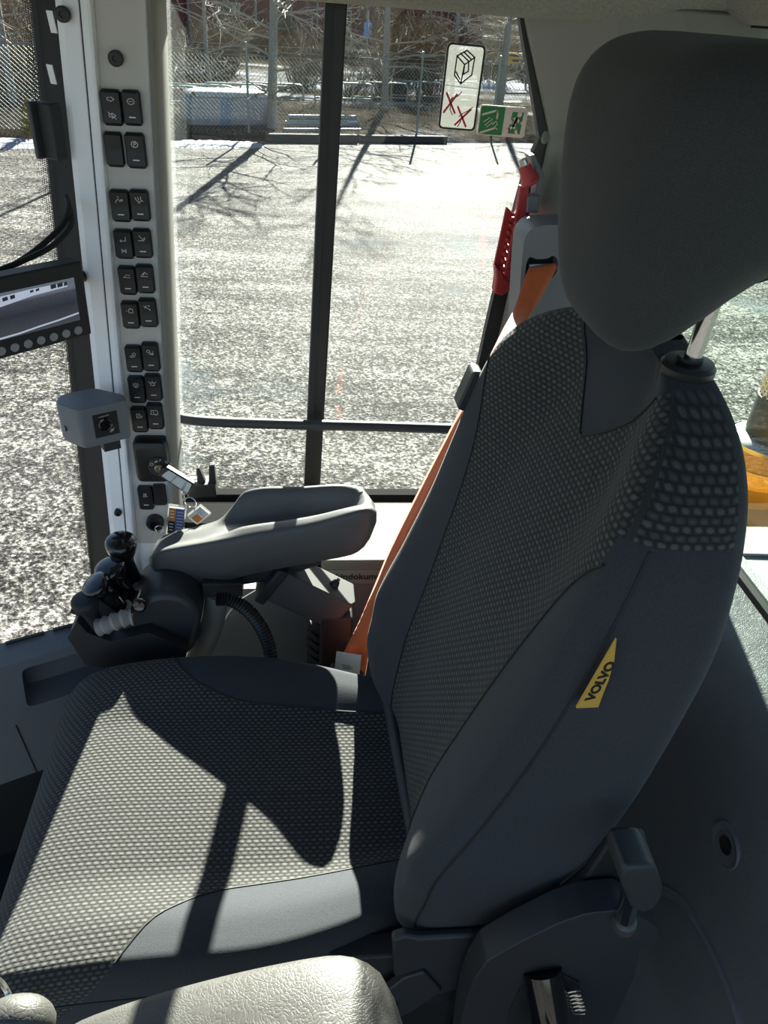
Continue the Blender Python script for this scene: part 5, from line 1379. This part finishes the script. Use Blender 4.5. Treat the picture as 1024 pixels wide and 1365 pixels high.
for t in (.0, .14, .28, .43, .57, .71, .85, 1.0): MB().box((Lr*t, -.05, 2.1), (.14, .10, 4.2), frb).build('corner_board', 'palepole', rb_)
# signs and poles
yp = at(688, 128, Z=GZ)
ys = thing('yellow_sign', yp, 'yellow board sign on two posts beyond the fence near the rear pillar', 'sign')
fy_ = Fr(yp, ED, (0, 0, 1))
for x in (-.75, .45): MB().box((x, .75, 0), (.08, 1.5, .08), fy_).build('post', 'timber', ys)
MB().box((.1, 1.55, .06), (2.0, .45, .04), fy_).build('board', 'sign_y', ys)
strips([[(-.7, 1.66), (.9, 1.66)], [(-.5, 1.46), (.6, 1.46)]], fy_, .09, .085).build('faded_text', 'timber', ys)
bp_ = at(487, 118, Z=GZ); bs_ = thing('blue_sign', bp_, 'small blue sign on a thin pole right of the centre bar', 'sign')
MB().tube([bp_, bp_+V((0, 0, 3.0))], .035, 8).build('pole', 'palepole', bs_); MB().box(tuple(bp_+V((0, -.05, 2.25))), (.34, .03, .6)).build('board', 'sign_b', bs_)
lp_ = at(219, 186, Z=GZ); tag(MB().tube([lp_, lp_+V((0, 0, 6))], [.055, .045], 10).build('lamp_post', 'palepole'), 'pale slim lamp post standing at the yard edge beside the front pillar', 'lamp post')
for i, (x, y) in enumerate(((4, 62), (18, 62))):
    cb_ = at(x, y, Z=GZ); tag(MB().box(tuple(cb_+V((0, 0, .6))), (1.1, .9, 1.3)).build('concrete_block', 'concrete', bevel=.06), ['brown concrete block at the left edge of the windscreen view', 'brown concrete block right of its twin in the windscreen view'][i], 'block', 'concrete blocks')

# ================================================================== behind the cab: hood and exhaust
hd_ = thing('engine_hood', (1.2, .6, 0), 'pale grey engine hood deck seen through the rear window', 'hood')
MB().prism(rpoly([(.74, -.3), (1.75, -.3), (1.75, 1.30), (.74, 1.34)], .03), Fr((0, 0, .47), (1, 0, 0), (0, 1, 0)), -.10, 0).build('deck', 'hoodgrey', hd_, bevel=.01)
a, c = at(975, 792, Z=.472), at(1060, 878, Z=.472); f = Fr((a+c)/2, c-a, (0, 0, 1)); 
MB().box((0, .002, 0), ((c-a).length, .012, .045), f).build('raised_rib', 'midgrey', hd_, bevel=.003)
for t in (-.3, .18): MB().box((t*(c-a).length, .006, .03), (.03, .014, .03), f).build('hinge', 'midgrey', hd_, bevel=.003)
a, c = at(985, 738, Z=.474), at(1050, 740, Z=.474); MB().tube([a, c], .004, 6).build('edge_bead', 'sill', hd_)
MB().box((1.25, 1.62, .05), (1.1, .62, .5)).build('side_cover', 'yellow', hd_, bevel=.03)
MB().box((1.25, 1.34, .33), (1.1, .03, .12)).build('cover_flange', 'yellow', hd_, bevel=.006)
xc = at(1036, 560, Y=1.72)
ex = thing('exhaust_stack', (xc.x, 1.72, .25), 'round exhaust stack with mesh guard and flat cap behind the cab', 'exhaust')
ze = lambda y: at(1036, y, Y=1.72).z
fe = Fr((xc.x, 1.72, 0), (1, 0, 0), (0, 1, 0))
k_ = 1.0
MB().lathe([(.03, ze(470)), (.085, ze(478)), (.088, ze(484)), (.06, ze(492))], fe, 36).build('cap', 'steel', ex)
b = MB(); zt, zb_ = ze(490), ze(530); R0 = .068
for i in range(26):
    for d in (1, -1):
        a0 = i/26*6.283; b.tube([fe.p(R0*math.cos(a0+d*.5*t), R0*math.sin(a0+d*.5*t), lerp(zb_, zt, t)) for t in (0, .25, .5, .75, 1)], .0022, 4, caps=False)
tag(b.build('mesh_guard', 'steel', ex), kind='stuff')
MB().lathe([(.045, ze(530)), (.045, ze(480))], fe, 24).build('inner_pipe', 'softblack', ex)
MB().lathe([(.072, ze(585)), (.072, ze(530)), (.066, ze(528))], fe, 36).build('sleeve', 'charcoal', ex)
MB().lathe([(.10, ze(592)), (.105, ze(586)), (.09, ze(580)), (.07, ze(578))], fe, 36).build('flange', 'steel', ex)
MB().lathe([(.085, ze(720)), (.082, ze(590))], fe, 36).build('stack_body', 'yellow', ex)
MB().lathe([(.0865, ze(636)), (.0885, ze(632)), (.0885, ze(620)), (.0865, ze(616))], fe, 36).build('amber_band', 'amber', ex)
